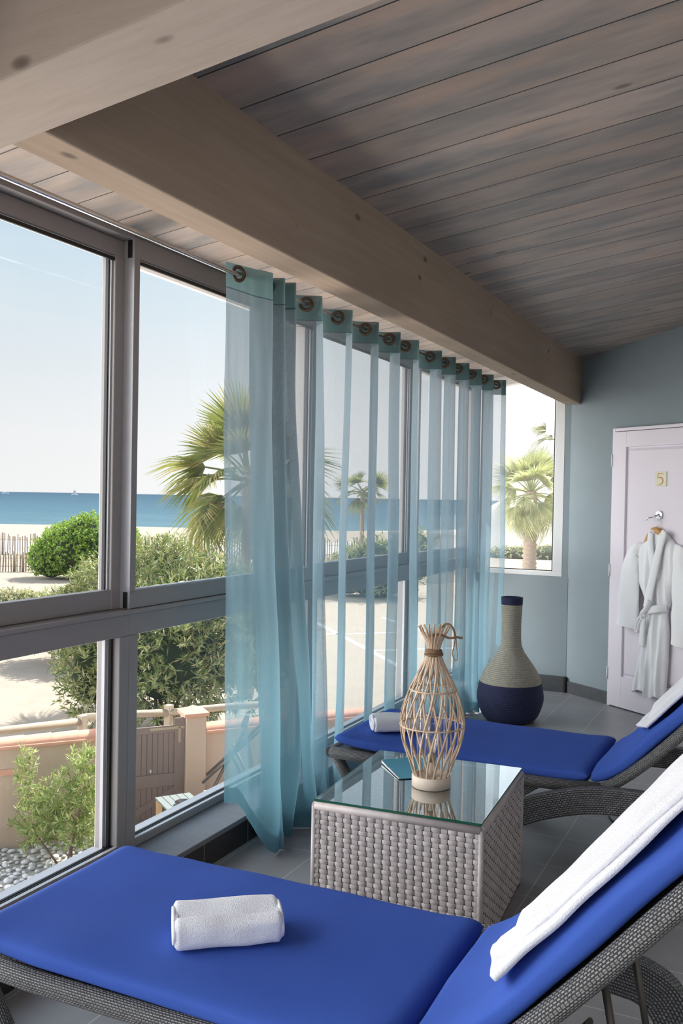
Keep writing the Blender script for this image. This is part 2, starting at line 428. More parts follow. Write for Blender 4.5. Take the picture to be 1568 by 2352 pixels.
# the window wall: bays 1.53 m wide, sliding sash above, fixed light below
XF = -2.23
def bay(idx, y0, y1, recess, last=False):
    w = sempty('window_%d' % idx)
    f = MB()
    ym = y0 + .055                                   # half mullion each side
    y1m = y1 - .055
    # mullion halves, sill rail, transom, head
    for a, b in ((y0, ym), (y1m, y1)):
        f.box((-2.34, a, .128), (XF, b, .958)); f.box((-2.34, a, 1.058), (XF - .045, b, 2.40))
    f.box((-2.262, ym, .128), (XF, y1m, .160))
    f.box((-2.34, y0, .958), (XF, y1, 1.04)); f.box((-2.34, y0, 1.04), (XF + .012, y1, 1.058))
    f.box((-2.34, y0, 2.461 if recess else 2.477), (XF, y1, 2.50)); f.box((-2.34, y0, 2.40), (-2.29, y1, 2.46))
    f.build('frame', M_alu, w, bevel=.004)
    lg = MB().box((-2.345, ym, .11), (-2.262, y1m, .146)); lg.box((-2.247, ym, .160), (XF - .002, y1m, .163))
    lg.build('glazing_ledge', M_alu_l, w)
    gk = MB()
    gk.box((-2.268, ym, .146), (-2.258, y1m, .166)); gk.box((-2.256, ym, .160), (-2.249, y1m, .1645))
    gk.box((-2.275, ym, .146), (-2.262, ym + .012, .958)); gk.box((-2.275, y1m - .012, .146), (-2.262, y1m, .958))
    gk.build('gasket', M_rubber, w)
    st = MB().box((-2.29, y1m - .03, .147), (-2.276, y1m - .012, .958)); st.box((-2.29, ym + .012, .147), (-2.276, ym + .03, .958)); st.build('glazing_bead', M_alu_l, w)
    MB().grid(lambda p, q: (-2.264, lerp(ym, y1m, p), lerp(.146, .96, q)), 1, 1).build('lower_pane', M_pane, w)
    xs = XF - .048 if recess else XF
    s = MB(); a, b = (y0 - .0, y1 + .0) if not recess else (y0 + .03, y1 - .0)
    s.box((xs - .04, a, 1.06), (xs, b, 1.128 if not recess else 1.135)); s.box((xs - .04, a, 2.396), (xs, b, 2.476 if not recess else 2.46))
    s.box((xs - .04, a, 1.12), (xs, a + .034, 2.40)); s.box((xs - .04, b - .05, 1.12), (xs, b, 2.40))
    s.build('sash', M_alu, w, bevel=.003)
    e = MB().box((xs - .03, a + .034, 1.128), (xs - .004, b - .05, 1.134)); e.box((xs - .03, b - .062, 1.13), (xs - .012, b - .05, 2.38))
    e.box((xs - .03, a + .03, 2.386), (xs - .004, b - .05, 2.392))
    e.build('glazing_bead', M_alu_l, w)
    k2 = MB().box((xs - .034, b - .068, 1.13), (xs - .02, b - .06, 2.39)); k2.box((xs - .012, a + .034, 2.376), (xs - .002, b - .05, 2.389)); k2.build('gasket', M_rubber, w)
    MB().grid(lambda p, q: (xs - .023, lerp(a + .02, b - .03, p), lerp(1.12, 2.40, q)), 1, 1).build('upper_pane', M_pane, w)
    if not recess:
        MB().box((xs - .0485, a - .0015, 1.06), (xs - .001, a + .0, 2.47)).build('sash_edge', M_alu_l, w)  # side of the sash, sky light painted in as a paler colour
        for zz in (1.062, 2.395):
            MB().box((xs - .030, a - .006, zz), (xs - .010, a - .0015, zz + (.062 if zz < 2 else .075))).build('stopper', M_rubber, w, bevel=.004)
ys = [-1.77, -.24, 1.29, 2.82, 4.35, 5.88, 7.30]
for i in range(6): bay(i if i else 7, ys[i], ys[i + 1], i % 2 == 0)

# door with two recessed panels
d = sempty('door_1')
def dbox(m, u0, u1, v0, v1, w0, w1): return m.prism([dp(u0, v0, w0), dp(u1, v0, w0), dp(u1, v0, w1), dp(u0, v0, w1)], (0, 0, v1 - v0))
c = MB(); dbox(c, -.004, .02, 0, 2.046, 0, .03); dbox(c, .02, .86, 2.022, 2.046, 0, .03); dbox(c, .836, .86, 0, 2.022, 0, .03)
c.build('frame', M_door, d, bevel=.003)
lf = MB()
dbox(lf, .022, .135, .008, 2.018, .012, .034); dbox(lf, .72, .834, .008, 2.018, .012, .034)
for a, b in ((.008, .235), (.985, 1.06), (1.905, 2.018)): dbox(lf, .135, .72, a, b, .012, .034)
lf.build('leaf', M_door, d, bevel=.002)
for a, b in ((.235, .985), (1.06, 1.905)):
    p = MB(); i0 = [(.135, a), (.72, a), (.72, b), (.135, b)]; i1 = [(.165, a + .03), (.69, a + .03), (.69, b - .03), (.165, b - .03)]
    w0, w1 = .016, .026
    p.v += [dp(u, v, w0) for u, v in i0] + [dp(lerp(u, u2, .35), lerp(v, v2, .35), w0) for (u, v), (u2, v2) in zip(i0, i1)] + [dp(u, v, w1) for u, v in i1]
    for k in range(4):
        q = (k + 1) % 4; p.face([k, q, 4 + q, 4 + k], None, False); p.face([4 + k, 4 + q, 8 + q, 8 + k], None, False)
    p.face([8, 9, 10, 11], None, False); p.build('panel', M_door, d)
for zz in (.24, 1.0, 1.81):
    MB().tube([dp(-.004, zz - .045, .032), dp(-.004, zz + .045, .032)], .007, 10).build('hinge', M_white, d)

# number tile on the door
nt = thing('number_tile', 'small cream square tile with rust coloured numeral 5 on the white door', 'number sign', dp(.463, 1.67, .026))
rel = lambda u, v, w: E_ * u + N_ * w + Vector((0, 0, v))
MB().prism([rel(-.05, -.05, 0), rel(.05, -.05, 0), rel(.05, -.05, .007), rel(-.05, -.05, .007)], (0, 0, .1)).build('tile', M_plate, nt, bevel=.001)
dg = MB()
stroke = [(-.022, .030), (-.026, .012), (-.030, -.002)]
def strip(pts, ws):
    n = len(pts)
    for k in range(n - 1):
        (a, b), (a2, b2) = pts[k], pts[k + 1]; t = Vector((a2 - a, b2 - b)).normalized(); s_ = Vector((-t.y, t.x))
        w0, w1 = ws(k / (n - 1)) / 2, ws((k + 1) / (n - 1)) / 2
        q = [(a - s_.x * w0, b - s_.y * w0), (a2 - s_.x * w1, b2 - s_.y * w1), (a2 + s_.x * w1, b2 + s_.y * w1), (a + s_.x * w0, b + s_.y * w0)]
        dg.prism([rel(x, y, .0072) for x, y in q], N_ * .001)
strip([(-.024, .0385), (.02, .0385)], lambda t: .006)
strip([(-.021, .038), (-.0235, .02), (-.027, .004)], lambda t: .005)
arc = [(-.027, .004), (-.015, .009), (.0, .009), (.013, .003), (.0195, -.009), (.018, -.022), (.008, -.034), (-.010, -.041), (-.030, -.044)]
strip([tuple(p)[:2] for p in crom([(x, y, 0) for x, y in arc], 28)], lambda t: .004 + .009 * math.sin(PI * min(1, t * 1.0)) ** 1.5)
dg.build('digit', M_digit, nt)

# chrome robe hook, hanger, robe
hk = thing('robe_hook', 'round chrome hook fixed to the white door above the robe', 'hook', dp(.456, 1.42, .026))
def disc(m, c, ax, r, h, n=24):
    ax = ax.normalized(); m.tube([c, c + ax * h], r, n); return m
disc(MB(), rel(0, 0, 0), N_, .030, .012).build('rosette', M_chrome, hk, bevel=.003)
MB().tube([rel(0, 0, .01), rel(-.008, -.012, .04)], .008).build('stem', M_chrome, hk)
MB().tube(crom([rel(-.006, -.012, .035), rel(-.03, -.02, .05), rel(-.05, -.022, .06), rel(-.06, -.035, .06), rel(-.075, -.04, .06)], 14), .004, 8).build('prong', M_chrome, hk)
MB().tube(crom([rel(-.004, -.012, .04), rel(0, -.02, .055), rel(.012, -.022, .06)], 8), .005, 8).build('prong', M_chrome, hk)
hg = thing('clothes_hanger', 'varnished wooden hanger with wire hook holding the white bathrobe', 'hanger', dp(.448, 1.275, .052))
MB().tube(crom([rel(-.006, .105, -.002), rel(.012, .108, -.004), rel(.018, .09, -.004), rel(.008, .065, 0), rel(-.006, .045, 0), rel(-.008, .02, 0)], 24), .0022, 8).build('wire_hook', M_rod, hg)
arm = crom([rel(-.125, -.10, -.02), rel(-.085, -.035, -.01), rel(-.035, .022, 0), rel(0, .034, 0), rel(.035, .022, 0), rel(.085, -.035, -.01), rel(.125, -.10, -.02)], 30)
MB().tube(arm, [.012 + .010 * math.sin(PI * i / 29) for i in range(30)], 10, True, 1.25).build('yoke', M_hanger, hg)

rb = thing('bathrobe', 'white terry bathrobe with tied belt hanging on the white door', 'robe', dp(0, 0, .034))
def rrel(u, v, w): return E_ * u + N_ * w + Vector((0, 0, v))
UL = [(.15, .243), (.3, .285), (.52, .348), (.66, .372), (.77, .378), (.86, .335), (.95, .287), (1.1, .262), (1.17, .262), (1.2, .31), (1.29, .43)]
UR = [(.15, .572), (.3, .580), (.52, .590), (.66, .585), (.77, .566), (.86, .605), (.95, .640), (1.1, .680), (1.165, .690), (1.2, .65), (1.29, .545)]
def body(a, b):
    v = lerp(.155, 1.29, b); ul, ur = interp(v, UL), interp(v, UR)
    if a <= .86: t = a / .86
    else: t = 1 - (a - .86) / .14
    u = lerp(ul, ur, t); w = .0
    if a <= .86:
        bulge = interp(v, [(.15, .05), (.6, .045), (.77, .035), (.95, .06), (1.2, .05), (1.29, .035)])
        w = bulge * max(0, 1 - (2 * t - 1) ** 4) ** .6
        k = interp(v, [(.15, 1), (.7, 1.0), (.78, .55), (.95, .6), (1.29, .2)])
        cx = .47 if v > .77 else lerp(.40, .44, v / .77)
        w += k * (.010 * math.sin((u - cx) * 62 + 2 * nz(v * 2, 5)) + .007 * math.sin((u - cx) * 118 + v * 3)) * min(1, 6 * t * (1 - t))
        if v < .75 and u > lerp(.410, .45, v / .77): w += .014          # right front laps over the left
        w += .006 * nz(u * 22, v * 9)
    hemz = .012 * math.sin(u * 40) * (1 if v < .2 else 0) + (.02 if (v < .16 and u < .40) else 0)
    return rrel(u, v + hemz, w)
MB().grid(body, 100, 90, True).build('body', M_robe, rb)
def sleeve(path, rads, name='sleeve'):
    P = crom([rrel(*p) for p in path], 26); m = MB()
    def fn(a, b):
        k = b * 25; i = min(int(k), 24); c0 = P[i].lerp(P[i + 1], k - i); ra = interp(b, rads); th = 2 * PI * a
        t = (P[min(i + 1, 25)] - P[max(i - 1, 0)]).normalized(); s_ = N_.cross(t).normalized()
        w = 1 + .10 * math.sin(th * 3 + b * 9) + .12 * nz(b * 9, math.sin(th) * 2, 3)
        return c0 + s_ * (math.cos(th) * ra * w) + N_ * (math.sin(th) * .028 * w + .0)
    m.grid(fn, 32, 40, True); o = m.build(name, M_robe, rb)
    return o
sleeve([(.385, 1.175, .0), (.33, 1.17, .012), (.285, 1.150, .028), (.255, 1.07, .035), (.245, .95, .04), (.232, .78, .045), (.220, .615, .045)], [(0, .03), (.12, .045), (.25, .060), (.5, .074), (.8, .092), (1, .100)])
sleeve([(.585, 1.19, .0), (.645, 1.165, .02), (.680, 1.11, .032), (.700, 1.0, .035), (.712, .86, .04), (.712, .7, .045), (.700, .545, .045)], [(0, .03), (.12, .05), (.25, .065), (.5, .078), (.8, .08), (1, .076)])
def lapel(path, w0, w1):
    P = crom([rrel(*p) for p in path], 30); m = MB()
    def fn(a, b):
        k = b * 29; i = min(int(k), 28); c0 = P[i].lerp(P[i + 1], k - i)
        t = (P[min(i + 1, 29)] - P[max(i - 1, 0)]).normalized(); s_ = N_.cross(t).normalized()
        th = 2 * PI * a; return c0 + s_ * (math.cos(th) * lerp(w0, w1, b)) + N_ * (math.sin(th) * .012)
    m.grid(fn, 16, 50, True); return m
l = lapel([(.455, 1.262, .02), (.432, 1.30, .04), (.440, 1.22, .060), (.475, 1.08, .07), (.50, .98, .072)], .022, .030)
l.build('lapel', M_robe, rb)
l = lapel([(.50, 1.255, .02), (.545, 1.295, .045), (.530, 1.20, .066), (.50, 1.03, .080), (.462, .88, .080), (.435, .775, .07)], .026, .036)
l.build('lapel', M_robe, rb)
MB().prism([rrel(.475, 1.215, .012), rrel(.515, 1.215, .012), rrel(.515, 1.245, .012), rrel(.475, 1.245, .012)], N_ * .001).build('neck_label', mat_plain('grey woven label', (.35, .42, .42), .8), rb)
blt = MB()
blt.tube(crom([rrel(.376, .77, .02), rrel(.40, .765, .055), rrel(.45, .76, .075), rrel(.52, .775, .068), rrel(.568, .785, .02)], 24), .028, 12, True, .35, N_)
blt.build('belt', M_robe, rb)
kn = MB()
kn.tube(crom([rrel(.40, .70, .078), rrel(.42, .735, .095), rrel(.455, .775, .095), rrel(.475, .83, .088)], 14), .020, 10, True, .6)
kn.tube(crom([rrel(.44, .72, .085), rrel(.40, .715, .085), rrel(.36, .665, .08), rrel(.345, .61, .075), rrel(.365, .60, .078), rrel(.385, .66, .085), rrel(.42, .70, .09)], 26), .015, 10, True, .6)
kn.tube(crom([rrel(.42, .70, .09), rrel(.405, .64, .08), rrel(.398, .57, .075), rrel(.392, .50, .072)], 16), .024, 10, True, .35, N_)
kn.build('belt_knot', M_robe, rb)

# ------------------------------------------------------------------ curtains
rod = thing('curtain_rod', 'slim brushed steel rod running above the windows under the beam', 'curtain rod', (-1.96, 3.6, 2.373))
MB().tube([(0, -3.3, 0), (0, 3.27, 0)], .0092, 14).build('pole', M_rod, rod)
MB().lathe([(.0, -.02), (.016, -.015), (.018, 0), (.016, .015), (0, .02)], (0, 0, 0), 16).build('finial', M_rod, rod, loc=(0, 3.275, 0))
for yy in (-3.0,):
    b = MB().tube([(0, yy, .012), (0, yy, zc(-1.96) - 2.373)], .007, 10); b.build('bracket', M_rod, rod)

RINGS = [3.682, 4.012, 4.341, 4.656, 4.908, 5.320, 5.586, 5.867, 6.162, 6.453, 6.779]
def phase(y):
    if y < RINGS[0]: return (y - RINGS[0]) / .33
    for i in range(len(RINGS) - 1):
        if y <= RINGS[i + 1]: return i + (y - RINGS[i]) / (RINGS[i + 1] - RINGS[i])
    return len(RINGS) - 1 + (y - RINGS[-1]) / .3
Y0, Y1 = 3.56, 6.90
def sheet(a, b, zt=2.412):
    z = lerp(.012, zt, b); y = lerp(Y0, Y1, a); h = 1 - z / 2.4
    ph = phase(y) + h * (.22 * nz(y * 1.7, 3.1) + .10 * nz(y * 4.0 + 7, z * .9))
    ph2 = ph + .07 * math.sin(2 * PI * ph)             # broad faces toward the room, tight returns
    A = .064 + h * (.004 + .014 * nz(y * 1.3 + 20, 1.0))
    x = -1.962 + A * math.sin(2 * PI * ph2) + h * .012 * math.sin(2 * PI * ph * 2 + 5 * nz(y * .9))
    x += h * .010 * nz(y * 9, z * 1.3) + (.003 + .006 * h) * math.sin(2 * PI * ph * 3 + 6 * nz(y * .8, 4))
    yy = y + h * min(1, a * 8) * (.10 * nz(y * 1.1, z * .5 + 9) + .04 * nz(y * 3.3, z)) + .02 * math.cos(2 * PI * ph2)
    yy += h * .36 * max(0, 1 - a * 5) ** 2
    x += .03 * smooth((.25 - z) / .25) * (.4 + nz(y * 2.5, 8))
    return Vector((max(x, -2.032), yy, z))
cu = thing('curtain', 'wide sheer teal eyelet curtain spread across the far windows', 'curtain', (0, 0, 0), 0)
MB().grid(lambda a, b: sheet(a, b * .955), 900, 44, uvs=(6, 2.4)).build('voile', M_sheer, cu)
MB().grid(lambda a, b: sheet(a, .953 + b * .047), 900, 3).build('header_band', M_header, cu)
MB().grid(lambda a, b: sheet(a, b * .03) + Vector((.0015, 0, 0)), 700, 3).build('hem', M_hem, cu)
def torus(R_, r_, n=28, m=10):
    t = MB(); t.grid(lambda a, b: ((R_ + r_ * math.cos(2 * PI * b)) * math.cos(2 * PI * a), (R_ + r_ * math.cos(2 * PI * b)) * math.sin(2 * PI * a), r_ * .6 * math.sin(2 * PI * b)), n, m, True, True); return t
ring0 = None
def put_ring(parent, p, nrm):
    global ring0
    if ring0 is None: o = ring0 = torus(.0265, .0075).build('eyelet', M_brass, parent)
    else: o = ring0.copy(); COL.objects.link(o); o.parent = parent
    o.location = p; o.rotation_euler = Vector(nrm).to_track_quat('Z', 'Y').to_euler()
for i in range(len(RINGS)):
    for dd in (0, .5):
        yv = RINGS[i] if not dd else (lerp(RINGS[i], RINGS[i + 1], .5) if i + 1 < len(RINGS) else None)
        if yv is None: continue
        a = (yv - Y0) / (Y1 - Y0); b = (2.373 - .012) / (2.412 - .012)
        p0, p1 = sheet(a - .0015, b), sheet(a + .0015, b); t = p1 - p0
        put_ring(cu, (p0 + p1) / 2, (t.y, -t.x, 0) if t.x > 0 else (-t.y, t.x, 0))
# gathered end of the curtain, nearest the camera
TOP = [(-1.972, 3.052), (-1.955, 3.115), (-1.925, 3.20), (-1.895, 3.285), (-1.955, 3.30), (-2.025, 3.32), (-1.96, 3.346), (-1.890, 3.38), (-1.96, 3.40), (-2.025, 3.415), (-1.95, 3.44), (-1.885, 3.465), (-1.96, 3.485), (-2.02, 3.50)]
BOT = [(-1.965, 3.10), (-1.94, 3.20), (-1.895, 3.30), (-1.875, 3.39), (-1.93, 3.45), (-2.02, 3.47), (-1.95, 3.51), (-1.875, 3.55), (-1.95, 3.58), (-2.025, 3.60), (-1.95, 3.66), (-1.88, 3.72), (-1.95, 3.78), (-2.01, 3.84)]
NB = 220
tops = crom([(x, y, 0) for x, y in TOP], NB + 1); bots = crom([(x, y, 0) for x, y in BOT], NB + 1)
def bunch(a, b):
    i = int(round(a * NB)); hz = interp(a, [(0, .28), (.05, .26), (.11, .15), (.17, .03), (.20, .006), (1, .006)])
    z = lerp(hz, 2.412, b); h = smooth(1 - z / 2.45) ** 1.25
    p = tops[i].lerp(bots[i], h)
    x = p.x + h * .018 * nz(a * 11, z * 1.2) + .006 * nz(a * 30, z * 2.5); y = p.y + h * .03 * nz(a * 7 + 3, z * 1.1)
    if z < .30: x += .035 * (1 - z / .30) * math.sin(a * 9) * (1 if a > .25 else 0)
    return Vector((max(x, -2.03 if z < .14 else -2.2), y, z))
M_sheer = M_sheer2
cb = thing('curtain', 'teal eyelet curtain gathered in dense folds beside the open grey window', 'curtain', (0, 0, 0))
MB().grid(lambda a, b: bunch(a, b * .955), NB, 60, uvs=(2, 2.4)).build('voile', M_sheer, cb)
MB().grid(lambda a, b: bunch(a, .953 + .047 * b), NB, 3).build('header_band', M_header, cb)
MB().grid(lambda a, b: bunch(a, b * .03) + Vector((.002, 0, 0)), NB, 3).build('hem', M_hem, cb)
for a in (1 / 13, 6 / 13, 8 / 13):
    b = (2.373 - .006) / (2.412 - .006); p0, p1 = bunch(a - .005, b), bunch(a + .005, b); t = p1 - p0
    put_ring(cb, (p0 + p1) / 2, (abs(t.y), -abs(t.x), 0))

# ------------------------------------------------------------------ sun loungers
def spow(c, e): return math.copysign(abs(c) ** e, c)
BP = [(-.685, .398), (-.60, .452), (-.519, .521), (-.44, .598), (-.361, .683), (-.28, .776), (-.195, .874), (-.11, .972), (-.03, 1.065)]
BPC = crom([(x, 0, z) for x, z in BP], 60)
def back_pt(s, y, off=0.):
    """point on the backrest cushion: s metres up its slope"""
    L = 0
    for k in range(59):
        dl = (BPC[k + 1] - BPC[k]).length
        if L + dl >= s or k == 58:
            t = BPC[k + 1] - BPC[k]; f = (s - L) / dl; n = Vector((-t.z, 0, t.x)).normalized()
            p = BPC[k] + t * f + n * off; return Vector((p.x, y, p.z))
        L += dl
HX = -.68
def make_lounger(label, loc, rz, seed):
    r_ = thing('sun_lounger', label, 'sun lounger', loc, rz)
    # everything below is in room X / Z; y is across the lounger
    O = Vector((-HX, 0, 0))
    def sh(p): return Vector(p) + O
    fr = MB()
    for s in (-1, 1):
        fr.tube([sh(p) for p in ((-1.85, s * .31, .318), (-1.6, s * .318, .318), (-1.2, s * .322, .326), (-.9, s * .322, .335), (-.6, s * .322, .342))], .026, 14)
    fr.tube([sh((-1.85, -.315, .318)), sh((-1.85, .315, .318))], .026, 14); fr.tube([sh((-.72, -.31, .335)), sh((-.72, .31, .335))], .022, 12)
    fr.build('seat_frame', M_wick_tube, r_)
    MB().grid(lambda a, b: sh((lerp(-1.84, -.70, a), lerp(-.30, .30, b), .334)), 8, 8, uvs=(1.14, .6)).build('seat_webbing', M_wick_g, r_)
    for s in (-1, 1):
        MB().tube([sh((-1.855, s * .27, .315)), sh((-1.78, s * .27, .20)), sh((-1.655, s * .27, .0))], .026, 12).build('foot_leg', M_wick_tube, r_)
    TP = [(-1.30, .0), (-1.20, .10), (-1.06, .20), (-.905, .283), (-.755, .337), (-.635, .364), (-.5, .374), (-.40, .374), (-.32, .368), (-.26, .356), (-.195, .316), (-.14, .22), (-.11, .11), (-.10, .0)]
    tc = crom([(x, 0, z) for x, z in TP], 70)
    for s in (-1, 1):
        m = MB(); th = .10
        def sec(a, b):
            k = a * 69; i = min(int(k), 68); p = tc[i].lerp(tc[i + 1], k - i); t = (tc[i + 1] - tc[i]).normalized(); n = Vector((t.z, 0, -t.x))
            if b < .12: q = (lerp(-1, 1, b / .12), 0)
            elif b < .5: q = (1, (b - .12) / .38)
            elif b < .62: q = (lerp(1, -1, (b - .5) / .12), 1)
            else: q = (-1, 1 - (b - .62) / .38)
            p2 = p + n * (th * q[1]); p2.z = max(p2.z, .001)
            return sh((p2.x, s * .385 + q[0] * .024, p2.z))
        m.grid(sec, 90, 50, False, True, uvs=(2.0, .30)); m.build('arched_leg', M_wick_g, r_)
    cp = MB(); 
    cp.box(sh((-.175, -.37, .05)), sh((-.155, .37, .16))); cp.build('leg_cross_panel', M_wick_g, r_)
    # backrest: tubular frame, webbing, two props
    bf = MB()
    for s in (-1, 1): bf.tube([sh((p.x, s * .322, p.z)) for p in [back_pt(q * .01, 0, -.082) for q in range(3, 99, 6)]], .023, 14)
    e = back_pt(.94, 0, -.082); bf.tube([sh((e.x, -.322, e.z)), sh((e.x, .322, e.z))], .023, 12)
    e = back_pt(.10, 0, -.082); bf.tube([sh((e.x, -.322, e.z)), sh((e.x, .322, e.z))], .02, 12)
    bf.build('backrest_frame', M_wick_tube, r_)
    MB().grid(lambda a, b: sh(back_pt(lerp(.1, .93, a), lerp(-.31, .31, b), -.070)), 16, 6, uvs=(.85, .62)).build('backrest_webbing', M_wick_g, r_)
    for s in (-1, 1):
        e = back_pt(.42, 0, -.10); MB().tube([sh((e.x, s * .16, e.z)), sh((e.x + .09, s * .16, .10))], .008, 10).build('prop_rod', M_steel, r_)
    MB().tube([sh((-.30, -.30, .14)), sh((-.30, .30, .14))], .012, 10).build('prop_bar', M_steel, r_)
    MB().tube([sh((-.36, .10, .33)), sh((-.56, .12, .06))], .022, 8, True, .4).build('prop_brace', M_steel, r_)
    # cushions
    def pillow(pt, L, W, T, seed, wr, pinch=0.):
        """closed pad: pt(l, y, h) gives the place of length l, across y, height h"""
        def fn(a, b):
            th = 2 * PI * b                                   # around the cross-section
            cy, sy = spow(math.cos(th), .32), spow(math.sin(th), .55)
            l = a * L; q = min(a, 1 - a) * L
            endf = min(1, (q / (T * .75))) ; endf = math.sqrt(max(0, 1 - (1 - endf) ** 2))
            y = cy * W / 2 * (.985 + .015 * endf); h = sy * T / 2 * endf
            w = wr * (nz(l * 5 + seed, y * 3.5, seed) + .5 * nz(l * 3, y * 14 + seed, 2)) * (1 if sy > 0 else .2)
            h += w * endf + pinch * (abs(y) / (W / 2)) ** 4 * (1 if q < .12 else 0) * (1 - q / .12)
            return pt(l, y, h)
        return MB().grid(fn, 110, 72, False, True, uvs=(1, 1))
    mt = bpy.data.objects.new('mattress', None); COL.objects.link(mt); mt.parent = r_
    zt = .376
    def seat_pt(l, y, h): return sh((-1.838 + l, y * interp(l, [(0, .93), (.25, 1.0), (1.2, 1.0)]), zt + h + .006 * nz(l * 2, y * 2, seed)))
    pillow(seat_pt, 1.165, .665, .062, seed, .004, .010).build('seat_cushion', M_blue, mt)
    def bk_pt(l, y, h):
        dr = .014 * nz(l * 6 + seed, 4) ; return sh(back_pt(.005 + l, y * (1 + dr), h - .034 + .012 * nz(l * 4 + seed, y * 2.2)))
    pillow(bk_pt, .98, .66, .066, seed + 5, .011, .0).build('backrest_cushion', M_blue, mt)
    return r_, sh
L1, sh1 = make_lounger('nearest blue cushioned rattan sun lounger with a folded towel on its foot', (HX, 2.0, 0), 0, 1.0)
L2, sh2 = make_lounger('farther blue cushioned rattan sun lounger behind the wicker table', (HX, 4.12, 0), math.radians(-1.0), 4.0)

# towels draped on the backrests (fold line, two layers)
def draped(label, yc, s0, s1, ynear, yfar, seed):
    t = thing('draped_towel', label, 'towel', (0, 0, 0))
    for j, (sa, kk, off) in enumerate(((s0, 1.0, .006), (s0 + .055, .0, .020))):
        def fn(a, b):
            s = lerp(sa, s1, a)
            yn = ynear(s); yf = yfar(s)
            if j == 1: yn = lerp(yn, yf, .16)
            else: yf = lerp(yn, yf, .93)
            y = lerp(yn, yf, b); s2 = s + (.10 * (.5 - b) * (1 - a) if j == 0 else .03 * (1 - a) * (.5 - b))
            e = min(1, min(b, 1 - b) * 12) * min(1, a * 25)
            o = off * (.55 + .45 * e) + .004 * nz(s * 9 + seed, y * 12, j) + (.010 * math.exp(-((b - .78) / .12) ** 2)) * a
            o += .006 * math.sin(b * 9 + s * 4) * e
            return back_pt(s2, y, o + .012)
        m = MB(); m.grid(fn, 70, 36); o = m.build('towel_layer', M_towel, t)
        sd = o.modifiers.new('s', 'SOLIDIFY'); sd.thickness = .012; sd.offset = 1
    return t
draped('long white towel draped down the backrest of the nearest lounger', 2.0, .25, .99,
       lambda s: interp(s, [(.2, 1.675), (.5, 1.70), (1, 1.72)]), lambda s: interp(s, [(.2, 1.93), (.27, 1.97), (.36, 1.96), (.45, 1.985), (.53, 2.02), (.62, 2.08), (.7, 2.12), (1, 2.2)]), 2)
draped('white towel draped over the backrest of the farther lounger', 4.12, .25, .99,
       lambda s: interp(s, [(.2, 3.86), (1, 3.86)]), lambda s: interp(s, [(.2, 4.10), (.3, 4.24), (1, 4.34)]), 9)

# folded towels lying on the seats
def folded(label, loc, rz, L, W, T, seed):
    t = thing('folded_towel', label, 'towel', loc, rz)
    n = 3
    def roll(a, b):
        # flattened roll: outer wrap as a rounded loop, closed at the ends
        th = 2 * PI * b; l = (a - .5) * L
        e = min(1, min(a, 1 - a) * L / .012); e = math.sqrt(max(0, 1 - (1 - e) ** 2)) * .16 + .84
        y = spow(math.cos(th), .46) * W / 2 * e; z = T / 2 + spow(math.sin(th), .60) * T / 2 * e
        y += .006 * nz(l * 14, th, seed); z += .005 * nz(l * 9 + 3, y * 20, seed) * (1 if math.sin(th) > 0 else 0)
        if math.sin(th) > 0: z -= .010 * math.exp(-((y + W * .12) / .014) ** 2)      # crease of the loose end
        return (l, y, max(z, .0))
    m = MB(); m.grid(roll, 44, 60, False, True); m.build('wrap', M_towel, t)
    for s in (-1, 1):
        inner = MB()
        for q in range(4):
            k = 1 - q * .24
            pts = [(s * (L / 2 - .002 + .003 * (q == 0)), math.cos(2 * PI * j / 24) * W / 2 * k * .86, T / 2 + math.sin(2 * PI * j / 24) * T / 2 * k * .86) for j in range(25)]
            inner.tube(pts, .0048, 6, False)
        inner.prism([(s * (L / 2 - .008), spow(math.cos(2 * PI * j / 24), .7) * W / 2 * .92, T / 2 + spow(math.sin(2 * PI * j / 24), .7) * T / 2 * .9) for j in range(24)], (s * .006, 0, 0))
        inner.build('rolled_end', M_towel, t)
    return t
folded('folded white towel lying on the seat of the nearest lounger', (-1.2125, 1.930, .407), math.radians(37.2), .258, .155, .076, 1)
folded('rolled white towel lying on the foot of the farther lounger', (-1.60, 4.04, .407), math.radians(33), .26, .145, .072, 6)

# ------------------------------------------------------------------ wicker table with glass top
TC = Vector((-1.164, 3.20, 0)); TR = math.radians(3.6); TW, TD, TH = .598, .69, .440
tb = thing('side_table', 'square taupe woven rattan table with glass top between the loungers', 'table', TC, TR)
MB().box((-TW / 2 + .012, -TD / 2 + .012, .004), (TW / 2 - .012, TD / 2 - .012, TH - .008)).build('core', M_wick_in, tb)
wk = MB()
def weave(o, ux, L, nrm):
    """over-under strands on one side: o corner, ux direction along the side"""
    rows = 24; rp = (TH - .03) / rows; cp = L / round(L / .0285); nc = int(round(L / cp))
    for c_ in range(nc):                                 # uprights
        x = (c_ + .5) * cp
        def up(a, b): 
            wv = -math.cos((a * rows - .5) * PI) * 0 - math.cos(PI * (a * rows - .5 + c_))
            return o + ux * (x + (b - .5) * cp * .74) + Vector((0, 0, .006 + a * (TH - .03))) + nrm * (-.0015 + .0020 * wv - .0015 * (2 * b - 1) ** 2)
        wk.grid(up, rows * 2, 2)
    for r in range(rows):
        z0 = .008 + r * rp
        for c_ in range(nc + 1):
            if (c_ + r) % 2: continue
            x0, x1 = (c_ - .14) * cp, (c_ + 1.14) * cp
            def ov(a, b):
                x = min(max(lerp(x0, x1, a), 0), L)
                bu = math.sin(PI * a); return o + ux * x + Vector((0, 0, z0 + rp * (.06 + .88 * b))) + nrm * (-.005 + .0082 * bu ** .6 - .0022 * (2 * b - 1) ** 2)
            wk.grid(ov, 7, 2)
